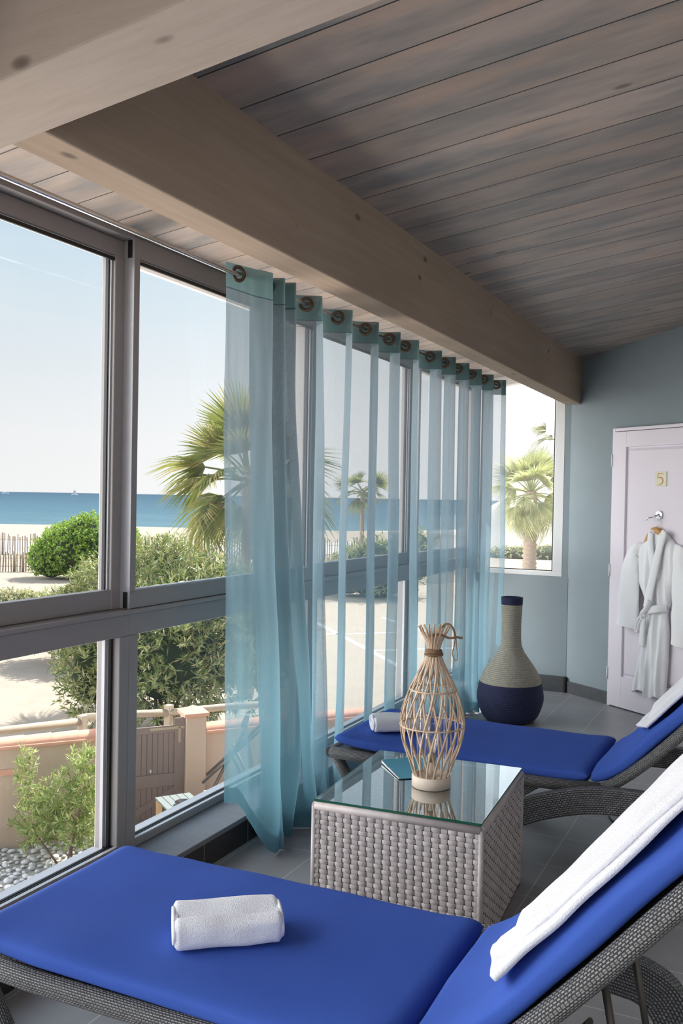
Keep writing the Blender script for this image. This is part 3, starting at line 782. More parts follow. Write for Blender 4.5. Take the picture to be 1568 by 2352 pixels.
c_ = [Vector((-TW / 2, -TD / 2, 0)), Vector((TW / 2, -TD / 2, 0)), Vector((TW / 2, TD / 2, 0)), Vector((-TW / 2, TD / 2, 0))]
for k in range(4):
    a, b = c_[k], c_[(k + 1) % 4]; u = (b - a).normalized(); weave(a, u, (b - a).length, Vector((u.y, -u.x, 0)))
wk.build('woven_sides', M_wick_t, tb)
cr = MB()
for p in c_: cr.tube([p * .985 + Vector((0, 0, .002)), p * .985 + Vector((0, 0, TH - .01))], .010, 10)
for k in range(4): cr.tube([c_[k] * .978 + Vector((0, 0, TH - .012)), c_[(k + 1) % 4] * .978 + Vector((0, 0, TH - .012))], .014, 10)
cr.build('rim', M_wick_t, tb)
MB().grid(lambda a, b: (lerp(-TW / 2, TW / 2, a) * .96, lerp(-TD / 2, TD / 2, b) * .96, TH - .004), 4, 4, uvs=(.58, .68)).build('woven_top', mat_wicker('taupe woven top', (.20, .185, .18), (.40, .37, .36), .02, .009), tb)
gx, gy = TW / 2 - .004, TD / 2 - .004
ge = MB()
for a, b in (((-gx, -gy), (gx, -gy + .0025)), ((-gx, gy - .0025), (gx, gy)), ((-gx, -gy), (-gx + .0025, gy)), ((gx - .0025, -gy), (gx, gy))): ge.box((*a, TH + .004), (*b, TH + .0115))
gt = MB().grid(lambda a, b: (lerp(-gx, gx, a), lerp(-gy, gy, b), TH + .0118), 2, 2).build('glass_top', M_tglass, tb)
ge.build('glass_edge', M_tedge, gt)
ZT = TH + .0122
# folded blue leaflet
bl = thing('leaflet', 'folded turquoise blue leaflet lying on the glass table beside the lantern', 'leaflet', (-1.27, 3.34, ZT))
A_, B_, C_, D_ = Vector((-.128, .005, .018)), Vector((-.005, .118, .016)), Vector((.01, -.157, .001)), Vector((.14, -.05, .001))
def leafpage(lift, off):
    def fn(a, b):
        p = A_.lerp(B_, b).lerp(C_.lerp(D_, b), a); p.z = .0012 + off + lift * (1 - a) ** 1.5; return p
    return fn
MB().grid(leafpage(.0005, 0), 10, 8).build('cover', M_brown, bl)
MB().grid(leafpage(.006, .001), 10, 8).build('page', M_paper, bl)
MB().grid(leafpage(.013, .002), 10, 8).build('cover', M_brown, bl)
pe = MB(); pe.prism([Vector((-.128, .005, .003)), Vector((.01, -.157, .002)), Vector((.01, -.157, .0035)), Vector((-.128, .005, .013))], Vector((.003, .003, 0))); pe.build('page_edge', M_paper, bl)

# willow lantern
ln = thing('lantern_lamp', 'tall bottle shaped willow lattice lantern lamp standing on the glass table', 'lamp', (-1.128, 3.172, ZT))
k = .985
MB().lathe([(0, 0), (.068, 0), (.071, .003), (.071, .040), (.068, .043), (.060, .043), (.058, .036), (0, .036)], n=48).build('base', M_lampbase, ln)
RP = [(0, .064), (.06, .083), (.12, .104), (.19, .1155), (.25, .108), (.32, .084), (.38, .055), (.43, .032), (.462, .021), (.50, .030), (.552, .056)]
RPc = crom([(a, b, 0) for a, b in RP], 90)
rib0 = {}
NR = 17
for fam in (-1, 1):
    for q in range(NR):
        m = MB(); P = []
        for i in range(0, 60):
            j = i * 89 // 59; zz, rr = RPc[j].x, RPc[j].y; t = zz / .555
            a = fam * (1.05 * t + .15 * t * t) ; zt_ = zz * k + .040
            P.append(Vector((rr * math.cos(a) + 0, rr * math.sin(a), zt_)) * 1.0)
        cut = 60 if (q * 7 + fam) % 3 else 57
        P = P[:cut]
        if fam not in rib0:
            for i in range(1): m.tube(P, .0037, 6, True, .6); rib0[fam] = m.build('rib', M_bamboo, ln); o = rib0[fam]
        else: o = rib0[fam].copy(); COL.objects.link(o)
        o.parent = ln; o.rotation_euler = (0, 0, 2 * PI * q / NR + (.0 if fam > 0 else .11)); o.scale = (1 + .012 * fam, 1 + .012 * fam, 1)
for zz, rr in ((.185 + .04, .1150), (.315 + .04, .083)):
    MB().tube([(rr * math.cos(2 * PI * j / 40), rr * math.sin(2 * PI * j / 40), zz) for j in range(41)], .005, 8, False, .6).build('hoop', M_bamboo, ln)
rp = MB()
rp.tube([(.0275 * math.cos(2 * PI * j / 14), .0275 * math.sin(2 * PI * j / 14), .478 + .022 * j / 56 + .002 * math.sin(j)) for j in range(57)], .0048, 8)
rp.tube([(.031 * math.cos(2 * PI * j / 14 + 1), .031 * math.sin(2 * PI * j / 14 + 1), .488 + .006 * math.sin(j * .9)) for j in range(15)], .005, 8)
rp.build('rope_binding', M_rope, ln)
lp = MB()
lp.tube(crom([(-.005, -.03, .555), (.03, -.025, .56), (.062, -.01, .548), (.085, .0, .552), (.105, .01, .548)], 30), .0042, 8)
lp.tube(crom([(.02, .01, .57), (.035, .01, .592), (.055, .01, .594), (.072, .008, .575), (.078, .005, .553)], 24), .0042, 8)
lp.tube(crom([(.082, .0, .55), (.078, -.002, .52), (.072, -.003, .49), (.084, -.003, .468), (.092, -.002, .478), (.088, -.001, .51), (.084, 0, .55)], 30), .0016, 6)
lp.build('rope_loop', M_rope, ln)
MB().lathe([(0, .036), (.014, .037), (.013, .085), (.010, .09), (0, .09)], n=20).build('candle_post', M_lampbase, ln)
MB().lathe([(.0, .09), (.014, .09), (.015, .115), (.012, .12), (0, .12)], n=20).build('bulb_socket', M_socket, ln)
MB().lathe([(.011, .12), (.016, .135), (.024, .165), (.026, .19), (.021, .215), (.010, .228), (0, .231)], n=24).build('bulb', M_bulb, ln)
MB().lathe([(.050, .044), (.053, .06), (.053, .30), (.050, .34), (.046, .36)], n=40).build('glass_chimney', mat_pane('thin lantern glass', (.985, .99, .99), 1.0), ln)

# woven basket vase
vs = thing('basket_vase', 'tall coiled basket vase navy below and cream above standing by the far wall', 'vase', (-1.637, 6.17, 0))
VP = crom([(.150, 0, 0), (.185, .04, 0), (.214, .115, 0), (.222, .17, 0), (.212, .235, 0), (.200, .28, 0), (.172, .345, 0), (.122, .42, 0), (.085, .475, 0), (.066, .53, 0), (.062, .62, 0), (.064, .70, 0), (.068, .78, 0), (.071, .842, 0)], 200)
def coils(z0, z1, pitch=.0118):
    prof = []; n = int(round((z1 - z0) / pitch))
    for i in range(n):
        for q in range(5):
            z = z0 + (i + q / 5) * (z1 - z0) / n
            r = None
            for a, b in zip(VP, VP[1:]):
                if a.y <= z <= b.y: r = lerp(a.x, b.x, (z - a.y) / max(1e-6, b.y - a.y)); break
            r = r if r else VP[-1].x
            prof.append((r + .0045 * math.sin(PI * q / 5), z))
    prof.append((prof[-1][0], z1)); return prof
def mat_coil(name, c0, c1):
    t = NT(name); w = t.n('TexWave', {'Vector': t.map(t.uv(), (1, 0, 0)), 'Scale': 52., 'Distortion': 0.}, wave_type='BANDS', bands_direction='X').outputs[1]
    s_ = t.n('TexBrick', {'Vector': t.uv(), 'Color1': (1, 1, 1), 'Color2': (.7, .7, .7), 'Mortar': (0, 0, 0), 'Scale': 1, 'Mortar Size': .0012, 'Mortar Smooth': 1., 'Brick Width': .0125, 'Row Height': .0118}, offset=.5)
    c = t.mix(s_.outputs[0], tuple(x * .3 for x in c0), c1); c = t.mix(t.math('MULTIPLY', t.noise(t.obj(), 30, 3), .5), c, c0)
    return t.pr(c, .75, t.bump(t.math('SUBTRACT', 1., s_.outputs[1]), .6, .003))
M_navy = mat_coil('navy dyed palm coil', (.020, .024, .072), (.040, .048, .13)); M_cream = mat_coil('natural palm coil', (.34, .32, .26), (.56, .53, .45))
MB().lathe([(0, .003)] + coils(.003, .262), n=90).build('lower_body', M_navy, vs)
MB().lathe(coils(.262, .792), n=90).build('upper_body', M_cream, vs)
MB().lathe(coils(.792, .842) + [(.064, .842), (.060, .80), (0, .79)], n=60).build('rim', M_navy, vs)

# black cable on the floor, wooden stool edge at the right
cd = MB().tube(crom([(-.712, 4.62, .005), (-.70, 4.50, .005), (-.665, 4.43, .005), (-.60, 4.40, .005), (-.45, 4.42, .005), (-.3, 4.3, .005), (.2, 4.5, .005)], 40), .004, 8).build('power_cord', M_cord)
tag(cd, 'thin black cable lying on the floor tiles below the farther lounger', 'cord')
so = thing('wooden_stool', 'orange brown wooden stool at the right edge behind the farther lounger', 'stool', (-.30, 6.03, 0), .3)
MB().box((-.17, -.17, .26), (.17, .17, .29)).build('seat', M_hanger, so, bevel=.006)
for a in (-1, 1):
    for b in (-1, 1): MB().tube([(a * .15, b * .15, 0), (a * .135, b * .135, .265)], .016, 10).build('leg', M_hanger, so)

# ------------------------------------------------------------------ outdoors
ZG = -3.34
def flat(name, pts, z, mat, th=.3):
    return MB().prism([(x, y, z - th) for x, y in pts], (0, 0, th)).build(name, mat)
struct(flat('ground', [(-90, -30), (30, -30), (60, 90), (-10, 140), (-120, 95), (-125, 60)], ZG, M_sand))
struct(flat('bounce_slab', [(-2.4, -14), (-2.4, 9.5), (-6.6, 9.5), (-7.6, -14)], ZG + .03, mat_plain('white bounce paving', (.82, .79, .74), .9)))  # unseen pale ground, added to bounce sunlight up to the ceiling
# strand, sloping down to the sea
bp = MB(); 
pts_in = [(-160, 35), (-62, 46), (-44, 61), (-26, 78), (-10, 100), (60, 130)]; pts_out = [(-260, 75), (-113, 110), (-79, 124), (-57, 160), (-30, 420), (200, 900)]
def strand(a, b):
    i = min(int(a * 5), 4); f = a * 5 - i
    p = Vector((*pts_in[i], ZG + .02)).lerp(Vector((*pts_in[i + 1], ZG + .02)), f); q = Vector((*pts_out[i], -4.25)).lerp(Vector((*pts_out[i + 1], -4.25)), f)
    r = p.lerp(q, b); r.z += 1.0 * math.sin(PI * min(1, b * 1.3)) * .35 * (1 - b); return r
bp.grid(strand, 40, 12); struct(bp.build('beach', M_beach))
def mat_sea():
    t = NT('sea water'); p = t.pos()
    dist = t.n('VectorMath', {0: p}, operation='LENGTH').outputs['Value']
    lg = t.math('LOGARITHM', dist, 10.)
    f = t.math('DIVIDE', t.math('SUBTRACT', lg, 2.1), 1.5)
    n = t.noise(t.map(p, (.03, .06, 1)), 1.0, 5, .65); n2 = t.noise(t.map(p, (.25, .6, 1)), 1.2, 4, .7)
    f = t.math('ADD', f, t.math('MULTIPLY', t.math('SUBTRACT', n, .5), .5))
    c = t.ramp(f, [(0, (.070, .125, .150)), (.25, (.036, .085, .118)), (.6, (.021, .058, .092)), (1, (.016, .047, .080))])
    c = t.mix(t.ramp(n2, [(.56, (0, 0, 0)), (.72, (.5, .5, .5))]), c, (.10, .145, .165))
    return t.pr(c, .85, None, 0, .1)
sea = MB().grid(lambda a, b: (lerp(-9000, 6000, a), lerp(20, 14000, b), -4.3), 4, 4).build('sea', mat_sea()); struct(sea)
# dune mound and scrub to the right
def mound(name, c, r, h, mat, seed):
    return MB().grid(lambda a, b: (c[0] + r * b * math.cos(2 * PI * a), c[1] + r * b * math.sin(2 * PI * a), c[2] + h * (math.cos(PI * b) * .5 + .5) * (1 + .15 * nz(a * 6, b * 3, seed))), 40, 14, True).build(name, mat)
struct(mound('dune', (-24.0, 90, ZG), 9.5, 4.9, M_beach, 2))
struct(flat('parking_lot', [(-24, 30.5), (-8.2, 13.2), (2, 18), (2, 52), (-14, 60)], ZG + .012, M_asph, .05))
pk = MB()
def stripe(a, b, w=.16):
    a, b = Vector((*a, ZG + .0145)), Vector((*b, ZG + .0145)); s_ = Vector((0, 0, 1)).cross((b - a).normalized()) * (w / 2)
    pk.prism([a - s_, b - s_, b + s_, a + s_], (0, 0, .003))
stripe((-16.6, 32.2), (-9.6, 24.4), .2); stripe((-14.3, 29.0), (-12.0, 31.1), .2); stripe((-14.4, 34.3), (-11.0, 31.0), .2); stripe((-11.6, 26.6), (-9.4, 28.6), .2)
struct(pk.build('trim_5', M_paint))

# garden wall, pillars, gate in one line
WD = Vector((.63, .777, 0)).normalized(); WN = Vector((WD.y, -WD.x, 0))         # WN points to the house
W0 = Vector((-8.75, 9.9, 0)); wrot = math.atan2(WD.y, WD.x)
MW = Matrix.Translation(W0) @ Matrix.Rotation(wrot, 4, 'Z')                      # local x along, -y to the house
def wallseg(label, u0, u1, ztop):
    t = thing('garden_wall', label, 'wall', MW @ Vector((u0, 0, ZG)), wrot)
    L = u1 - u0; h = ztop - ZG
    MB().box((0, 0, 0), (L, .22, h)).build('rendered_wall', M_render, t)
    MB().box((0, -.05, h), (L, .27, h + .045)).build('brick_course', M_terra, t, bevel=.01)
    n = max(1, int(round(L / .36)))
    for i in range(n):
        a = i * L / n
        m = MB(); m.grid(lambda q, b: (a + .004 + q * (L / n + .02), .11 - .14 * math.cos(PI * b), h + .045 + (.085 + .012 * q) * math.sin(PI * b)), 3, 10)
        m.build('coping_tile', M_terra, t)
    return t
lw = wallseg('low peach garden wall with terracotta tile coping left of the gate', -4.6, .40, -1.965)
MB().box((3.35, -.015, 1.02), (3.95, 0, 1.10)).build('brick_inset', M_terra, lw)
wallseg('short peach garden wall with terracotta coping right of the gate', 1.89, 6.5, -2.01)
def pillar(label, u0, u1, ztop):
    t = thing('gate_pillar', label, 'pillar', MW @ Vector(((u0 + u1) / 2, .1, ZG)), wrot, None)
    w = (u1 - u0) / 2; h = ztop - ZG
    MB().box((-w, -.17, 0), (w, .17, h)).build('shaft', M_render, t, bevel=.01)
    c = MB(); e = w + .035; ed = .205
    c.v += [Vector(p) for p in ((-e, -ed, h), (e, -ed, h), (e, ed, h), (-e, ed, h), (-e, -ed, h + .05), (e, -ed, h + .05), (e, ed, h + .05), (-e, ed, h + .05), (0, 0, h + .13))]
    for q in ((3, 2, 1, 0), (0, 1, 5, 4), (1, 2, 6, 5), (2, 3, 7, 6), (3, 0, 4, 7), (4, 5, 8), (5, 6, 8), (6, 7, 8), (7, 4, 8)): c.face(list(q), None, False)
    c.build('cap', M_terra, t)
pillar('peach gate pillar with terracotta cap at the left of the brown gate', .385, .66, -1.70)
pillar('peach gate pillar with terracotta cap at the right of the brown gate', 1.575, 1.875, -1.735)
gt_ = thing('garden_gate', 'brown boarded garden gate with diagonal brace between two peach pillars', 'gate', MW @ Vector((.66, .02, ZG)), wrot)
GW = .912; zt0 = -1.845 - ZG
g = MB()
def gb(u0, u1, v0, v1, y0=-.03, y1=.0): g.box((u0, y0, v0), (u1, y1, v1))
gb(0, .12, .05, zt0); gb(GW - .155, GW, .05, zt0 + .10); gb(.12, GW - .155, zt0 - .10, zt0); gb(.12, GW - .155, .62, .80); gb(.12, GW - .155, .05, .16)
g.prism([(.12, -.025, .17), (.12, -.025, .28), (GW - .155, -.025, .60), (GW - .155, -.025, .49)], (0, .025, 0))
g.build('gate_frame', M_gate, gt_, bevel=.004)
g = MB(); n = 8
for i in range(n):
    a = .12 + i * (GW - .275) / n; g.box((a + .003, -.012, .14), (a + (GW - .275) / n - .003, .01, zt0 - .05))
g.build('boards', M_gate, gt_); MB().box((.1, -.004, .1), (GW - .1, .012, zt0 - .06)).build('board_joints', M_gateline, gt_)
h = MB(); h.box((GW - .52, -.036, zt0 - .055), (GW - .01, -.03, zt0 - .02)); h.box((GW - .10, -.036, zt0 - .26), (GW - .065, -.03, zt0 - .03)); h.build('strap_hinge', M_strap, gt_)
MB().box((.40, -.04, .84), (.42, -.02, .88)).build('latch', M_white, gt_)

# slatted garden table with a dark dish
gd = thing('garden_table', 'low slatted wooden garden table standing in front of the brown gate', 'table', (-7.08, 10.14, ZG), math.atan2(.378, .273))
for i in range(5): MB().box((-.26 + i * .1, -.26, .695), (-.17 + i * .1, .42, .72)).build('slat', M_deck, gd)
for a in (-.22, .19):
    for b in (-.22, .36): MB().box((a - .035, b - .035, 0), (a + .035, b + .035, .695)).build('leg', M_deckleg, gd, bevel=.004)
MB().box((-.24, -.24, .62), (.21, -.21, .695)).build('apron', M_deckleg, gd)
ds = thing('dish', 'shallow black glazed dish on the slatted garden table', 'dish', (-7.06, 10.12, ZG + .72))
MB().lathe([(0, .004), (.05, 0), (.07, .012), (.115, .035), (.12, .04), (.11, .038), (.06, .012), (0, .010)], n=28).build('bowl', M_bowl, ds)
gb_ = thing('garden_bench', 'rounded pale peach bench end beyond the slatted table', 'bench', (-6.93, 11.2, ZG), wrot)
MB().prism([(-.42, -.2, .56), (.28, -.2, .56), (.38, -.14, .56), (.42, 0, .56), (.38, .14, .56), (.28, .2, .56), (-.42, .2, .56)], (0, 0, .06)).build('seat', M_render, gb_, bevel=.012)
for a in (-.3, .25): MB().box((a - .06, -.15, 0), (a + .06, .15, .56)).build('support', M_render, gb_)
fc = thing('folding_chair', 'tall dark brown folded chair frame against the peach wall beside the curtain', 'chair', (-6.53, 10.60, ZG), .44)
for y_ in (-.18, .18):
    MB().tube([(-.44, y_, 1.01), (.30, y_, 1.72)], .045, 8, True, .45).build('arm', M_steel, fc)
    MB().tube([(-.40, y_, 0), (-.40, y_, .72), (-.20, y_, 1.13), (.10, y_, 1.70)], .032, 8, True, .6).build('leg', M_steel, fc)
    MB().tube([(.62, y_, 0), (-.10, y_, 1.45)], .032, 8, True, .6).build('leg', M_steel, fc)
MB().box((.06, -.24, 1.76), (.12, .24, 1.82)).build('rail', M_steel, fc)
MB().grid(lambda a, b: (lerp(.09, .30, a), lerp(-.22, .22, b), lerp(1.78, .62, a) - .10 * math.sin(PI * a)), 12, 2).build('sling', M_steel, fc)

# post and rail fence just beyond the wall
def fence(label, segs, posts):
    t = thing('post_and_rail_fence', label, 'fence', (0, 0, 0))
    for a, b in segs: MB().tube([a, Vector(a).lerp(Vector(b), .5) + V(0, 0, .01), b], .062, 10).build('rail', M_rail, t)
    for p, zt in posts: MB().box((p[0] - .06, p[1] - .06, ZG), (p[0] + .06, p[1] + .06, zt), None).build('post', M_rail, t, bevel=.008)
fence('low post and rail fence of weathered wood on the sand left of the gate', [((-12.1, 8.55, -2.24), (-10.30, 11.78, -2.26))], [((-10.28, 11.82), -2.16), ((-12.2, 8.5), -2.1)])
fence('post and rail fence of weathered wood under the oleander behind the gate', [((-10.45, 12.02, -2.26), (-9.41, 12.97, -2.25)), ((-9.41, 12.97, -2.25), (-8.2, 14.3, -2.22))], [((-9.41, 13.0), -2.12), ((-8.2, 14.35), -2.1)])
# chestnut paling fences on the beach
def paling(label, pts, h, step, seed):
    rr = random.Random(seed); t = thing('paling_fence', label, 'fence', (0, 0, 0)); m = MB(); po = []
    for a, b in zip(pts, pts[1:]):
        a, b = Vector(a), Vector(b); n = int((b - a).length / step)
        for i in range(n):
            p = a.lerp(b, i / n); p.z += .1 * nz(i * .13, seed); hh = h * rr.uniform(.86, 1.1); tx = rr.uniform(-.05, .05); w = rr.uniform(.028, .045)
            d_ = (b - a).normalized()
            m.prism([p - d_ * w, p + d_ * w, p + d_ * (w + tx) + V(0, 0, hh), p + d_ * (-w + tx) + V(0, 0, hh)], Vector((-d_.y, d_.x, 0)) * .02)
        for i in range(0, n, max(6, int(2.6 / step))): po.append(a.lerp(b, i / n))
    m.build('palings', M_paling, t)
    w = MB()
    for a, b in zip(pts, pts[1:]):
        for q in (.3, .75): w.tube([Vector(a) + V(0, 0, h * q), Vector(b) + V(0, 0, h * q)], .012, 5)
    w.build('wires', M_paling, t)
    for p in po: MB().tube([p, p + V(0, 0, h * rr.uniform(1.05, 1.22))], .085, 7).build('post', M_paling, t)
paling('grey chestnut paling fence stretching along the edge of the beach', [(-62, 47.5, ZG), (-53.5, 52.3, ZG), (-38, 59.6, ZG), (-24, 67, ZG)], 1.55, .19, 3)
paling('nearer chestnut paling fence left of the round green shrub', [(-48.4, 38.0, ZG), (-41.1, 41.8, ZG), (-34.9, 44.8, ZG)], 1.1, .17, 5)

# planting ------------------------------------------------------------------
def rnd_dir(rr, up=0.):
    while True:
        v = Vector((rr.uniform(-1, 1), rr.uniform(-1, 1), rr.uniform(-1, 1)))
        if .05 < v.length < 1: v.normalize(); v.z += up; return v.normalized()
def blob(m, c, r, seed, amp=.12, n=24):
    m.grid(lambda a, b: Vector(c) + Vector((r[0] * math.sin(PI * b) * math.cos(2 * PI * a), r[1] * math.sin(PI * b) * math.sin(2 * PI * a), r[2] * math.cos(PI * b))) * (1 + amp * nz(3 * math.cos(2 * PI * a) + seed, 3 * math.sin(2 * PI * a), 3 * b)), n, n // 2, True)
def shrub(name, label, cat, lobes, mat, shoots, per, L, w, seed, core=.72, stems=6, up=.45, group=None):
    """lobes: list of (centre, radii); leaves sit in whorls at shoot tips over the lobes"""
    rr = random.Random(seed); base = Vector((lobes[0][0][0], lobes[0][0][1], ZG)); t = thing(name, label, cat, base, 0, group); m = MB(); c = MB()
    tot = sum(r[0] * r[1] + r[0] * r[2] for _, r in lobes)
    for ctr, r in lobes:
        ctr = Vector(ctr) - base; n = int(shoots * (r[0] * r[1] + r[0] * r[2]) / tot)
        for _ in range(n):
            d = rnd_dir(rr, .25); k = rr.uniform(.72, 1.08) if rr.random() < .8 else rr.uniform(.4, .8)
            k *= 1 + .18 * nz(d.x * 2.2 + seed, d.y * 2.2, d.z * 2.2)
            p = ctr + Vector((d.x * r[0], d.y * r[1], d.z * r[2])) * k
            if p.z < .2: continue
            ax = (d * .8 + Vector((0, 0, up)) + rnd_dir(rr) * .35).normalized()
            for q in range(per):
                ld = (ax * rr.uniform(.25, 1.0) + rnd_dir(rr) * .75).normalized(); o = p - ax * rr.uniform(0, L * .9)
                m.leaf(o, ld, w * rr.uniform(.7, 1.2), L * rr.uniform(.6, 1.15), (ax + rnd_dir(rr) * .3).normalized())
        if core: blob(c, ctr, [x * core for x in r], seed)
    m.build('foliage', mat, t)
    if core: c.build('inner_shade', M_core, t)
    s = MB()
    for i in range(stems):
        a = rr.uniform(0, 2 * PI); e = Vector(lobes[i % len(lobes)][0]) - base
        s.tube(crom([Vector((.1 * math.cos(a), .1 * math.sin(a), 0)), Vector((e.x * .4 + .15 * math.cos(a), e.y * .4 + .15 * math.sin(a), e.z * .5)), e + Vector((.3 * math.cos(a), .3 * math.sin(a), .2))], 8), [(.05 if core else .016) * q for q in (1, .9, .8, .7, .6, .5, .4, .3)], 6)
    s.build('stem', M_bark, t)
    return t
# direction helpers on the sand: R_ runs to the right of the view, F_ away from it
RV = Vector((.9027, .4303, 0)); FV = Vector((-.4303, .9027, 0))
def OB(c, r, f, z): p = Vector((c[0], c[1], 0)) + RV * r + FV * f; return (p.x, p.y, z)
ob = (-11.4, 15.0)
shrub('oleander_bush', 'large sprawling oleander with grey green leaves behind the rail fence', 'bush',
      [(OB(ob, .3, 0, -1.75), (1.55, 1.3, 1.45)), (OB(ob, -.95, .1, -2.05), (.95, 1.0, 1.15)), (OB(ob, 1.3, .4, -1.45), (1.4, 1.3, 1.6)), (OB(ob, -.25, .9, -1.15), (1.3, 1.1, 1.15)), (OB(ob, .9, .9, -.75), (1.2, 1.1, 1.0)), (OB(ob, 2.2, .8, -1.3), (1.1, 1.1, 1.35))],
      M_ole, 6000, 9, .19, .034, 11, .60)
shrub('oleander_bush', 'pale leaved oleander rising in front of the round green shrub', 'bush',
      [(OB((-16.5, 21.0), -.6, 0, -1.75), (1.5, 1.2, 1.5)), (OB((-16.5, 21.0), .9, .3, -1.25), (1.4, 1.2, 1.6)), (OB((-16.5, 21.0), -1.9, .2, -2.2), (1.2, 1.1, 1.0))],
      M_ole, 4200, 8, .20, .04, 13, .62)
shrub('round_shrub', 'dense round bright green shrub on the sand before the sea', 'bush',
      [(OB((-35.9, 40.4), 0, 0, -1.75), (2.35, 2.0, 1.6)), (OB((-35.9, 40.4), .9, 0, -1.25), (1.7, 1.6, 1.55)), (OB((-35.9, 40.4), -1.2, -.3, -2.3), (1.3, 1.3, 1.2)), (OB((-35.9, 40.4), 2.1, .3, -1.7), (1.7, 1.6, 1.6))],
      M_pit, 9000, 6, .15, .09, 17, .80, 5, .3)
shrub('clipped_hedge', 'low pale clipped hedge on the sand at the left edge of the view', 'hedge',
      [(OB((-21.6, 22.6), -2.6, 0, -2.5), (1.9, 1.0, .85)), (OB((-21.6, 22.6), -.6, 0, -2.5), (1.9, 1.0, .86)), (OB((-21.6, 22.6), 1.6, .2, -2.45), (1.6, 1.0, .85))],
      M_hedge, 5500, 6, .12, .05, 19, .8, 4, .3)
sb = (-8.42, 9.22)
shrub('young_oleander', 'young bright green oleander growing in the pebble bed by the wall', 'bush',
      [(OB(sb, .12, 0, -2.62), (.42, .36, .50)), (OB(sb, .38, .05, -2.25), (.36, .32, .45)), (OB(sb, -.22, 0, -2.80), (.42, .34, .38)), (OB(sb, -.42, 0, -2.25), (.17, .17, .45)), (OB(sb, .48, 0, -2.9), (.30, .3, .35))],
      M_ole2, 620, 9, .115, .022, 23, 0, 3, .5)
shrub('scrub_bush', 'grey green scrub bush seen through the curtain before the sea', 'bush',
      [((-17.7, 41.4, -2.0), (2.3, 2.0, 1.7)), ((-16.4, 42.4, -1.3), (1.6, 1.5, 1.5)), ((-19.3, 41.0, -2.4), (1.6, 1.4, 1.1))], M_ole, 900, 7, .3, .08, 29, .75)
shrub('dune_scrub', 'low green scrub on the dune behind the palm in the far window', 'bush',
      [((-20.2, 77, -3.1), (2.6, 2, .75)), ((-17.6, 77.5, -3.0), (2.4, 2, .85))], M_hedge, 700, 6, .35, .1, 31, .85)
gm = MB(); rr = random.Random(5)
for i in range(2600):
    a = rr.random(); p = Vector((-60, 45.2, ZG)).lerp(Vector((-27, 60.5, ZG)), a) + FV * rr.uniform(-9, 1.5)
    if nz(p.x * .3, p.y * .3) < -.05: continue
    gm.leaf(p, (V(0, 0, 1) + rnd_dir(rr) * .6).normalized(), .05, rr.uniform(.3, .7), rnd_dir(rr))
o = gm.build('dune_grass', M_grass); tag(o, 'tufts of dry dune grass on the sand between the paling fences', 'grass', None, 'stuff')

# palms
def frond_mesh(seed, L=1.0, n=40, droop=.25, spread=2.6):
    rr = random.Random(seed); m = MB()
    st = [Vector((0, 0, 0)), Vector((L * .28, 0, .03 * L)), Vector((L * .52, 0, 0))]
    m.tube(crom(st, 8), [.022 * L, .02 * L, .018 * L, .016 * L, .014 * L, .012 * L, .011 * L, .01 * L], 5)
    hub = st[-1]
    for i in range(n):
        a = (i / (n - 1) - .5) * spread; l = L * (.62 - .16 * abs(a) / (spread / 2)) * rr.uniform(.85, 1.05)
        d = Vector((math.cos(a), math.sin(a), rr.uniform(-.03, .10))).normalized(); s_ = Vector((-d.y, d.x, .25)).normalized()
        P = [hub + d * (l * q) - Vector((0, 0, droop * l * q ** 2.4)) for q in (0, .35, .7, 1.0)]
        W = [.012 * L, .028 * L, .018 * L, .001 * L]; i0 = len(m.v)
        for p, w in zip(P, W): m.v += [p - s_ * (w / 2), p + s_ * (w / 2)]
        for q in range(3): m.face([i0 + 2 * q, i0 + 2 * q + 1, i0 + 2 * q + 3, i0 + 2 * q + 2], None, False)
    return m
def palm(label, base, crown_z, L, mat, seed, n=34, trunk=.2, skirt=True, tilts=(82, -62)):
    rr = random.Random(seed); t = thing('palm_tree', label, 'palm tree', base)
    h = crown_z - base[2]; m = MB()
    def tk(a, b):
        z = b * (h + .15); r = trunk * (1.15 - .25 * b) * (1 + .09 * (1 if int(z / .16 + a * 6) % 2 else -1) * (1 if b < .9 else .4)) * (1 + .15 * smooth((b - .8) / .2))
        return (r * math.cos(2 * PI * a), r * math.sin(2 * PI * a), z)
    m.grid(tk, 18, 60, True); m.build('trunk', M_palmbark, t)
    protos = []
    for k in range(3):
        o = frond_mesh(seed + k, L, 42, (.22, .5, .8)[k]).build('frond', mat, t); protos.append(o)
    for i in range(n):
        e = lerp(tilts[0], tilts[1], (i + .5) / n) + rr.uniform(-8, 8); az = i * 2.39996 + rr.uniform(-.2, .2)
        k = 0 if e > 25 else (1 if e > -15 else 2)
        o = protos[k] if protos[k] and not protos[k].get('_u') else None
        src = [x for x in t.children if x.name.startswith('frond')][k]
        if i in (0, n // 2, n - 1): o = src
        else: o = src.copy(); COL.objects.link(o); o.parent = t
        s = rr.uniform(.85, 1.1)
        o.location = (0, 0, h); o.scale = (s, s, s); o.rotation_mode = 'XYZ'; o.rotation_euler = (rr.uniform(-1.0, 1.0), -math.radians(e), az)
    return t
def gpt(px, d): return None
palm('fan palm with drooping fronds half hidden by the gathered curtain', (-11.5, 18.98, ZG), 1.86, 2.25, M_frond, 41, 30, .17, tilts=(75, -48))
palm('shaggy fan palm standing in full in the far window', (-15.7, 63.6, ZG), 2.0, 3.2, M_frondh, 47, 40, .42, tilts=(85, -62))
palm('tall fan palm whose fronds reach in at the edge of the far window', (-8.62, 40.3, ZG), 4.15, 1.7, M_frond, 53, 11, .15, tilts=(60, 0))
palm('small palm seen through the sheer curtain above the sea', (-20.6, 45.9, ZG), 1.8, 1.6, M_frond, 59, 16, .12, tilts=(40, -30))

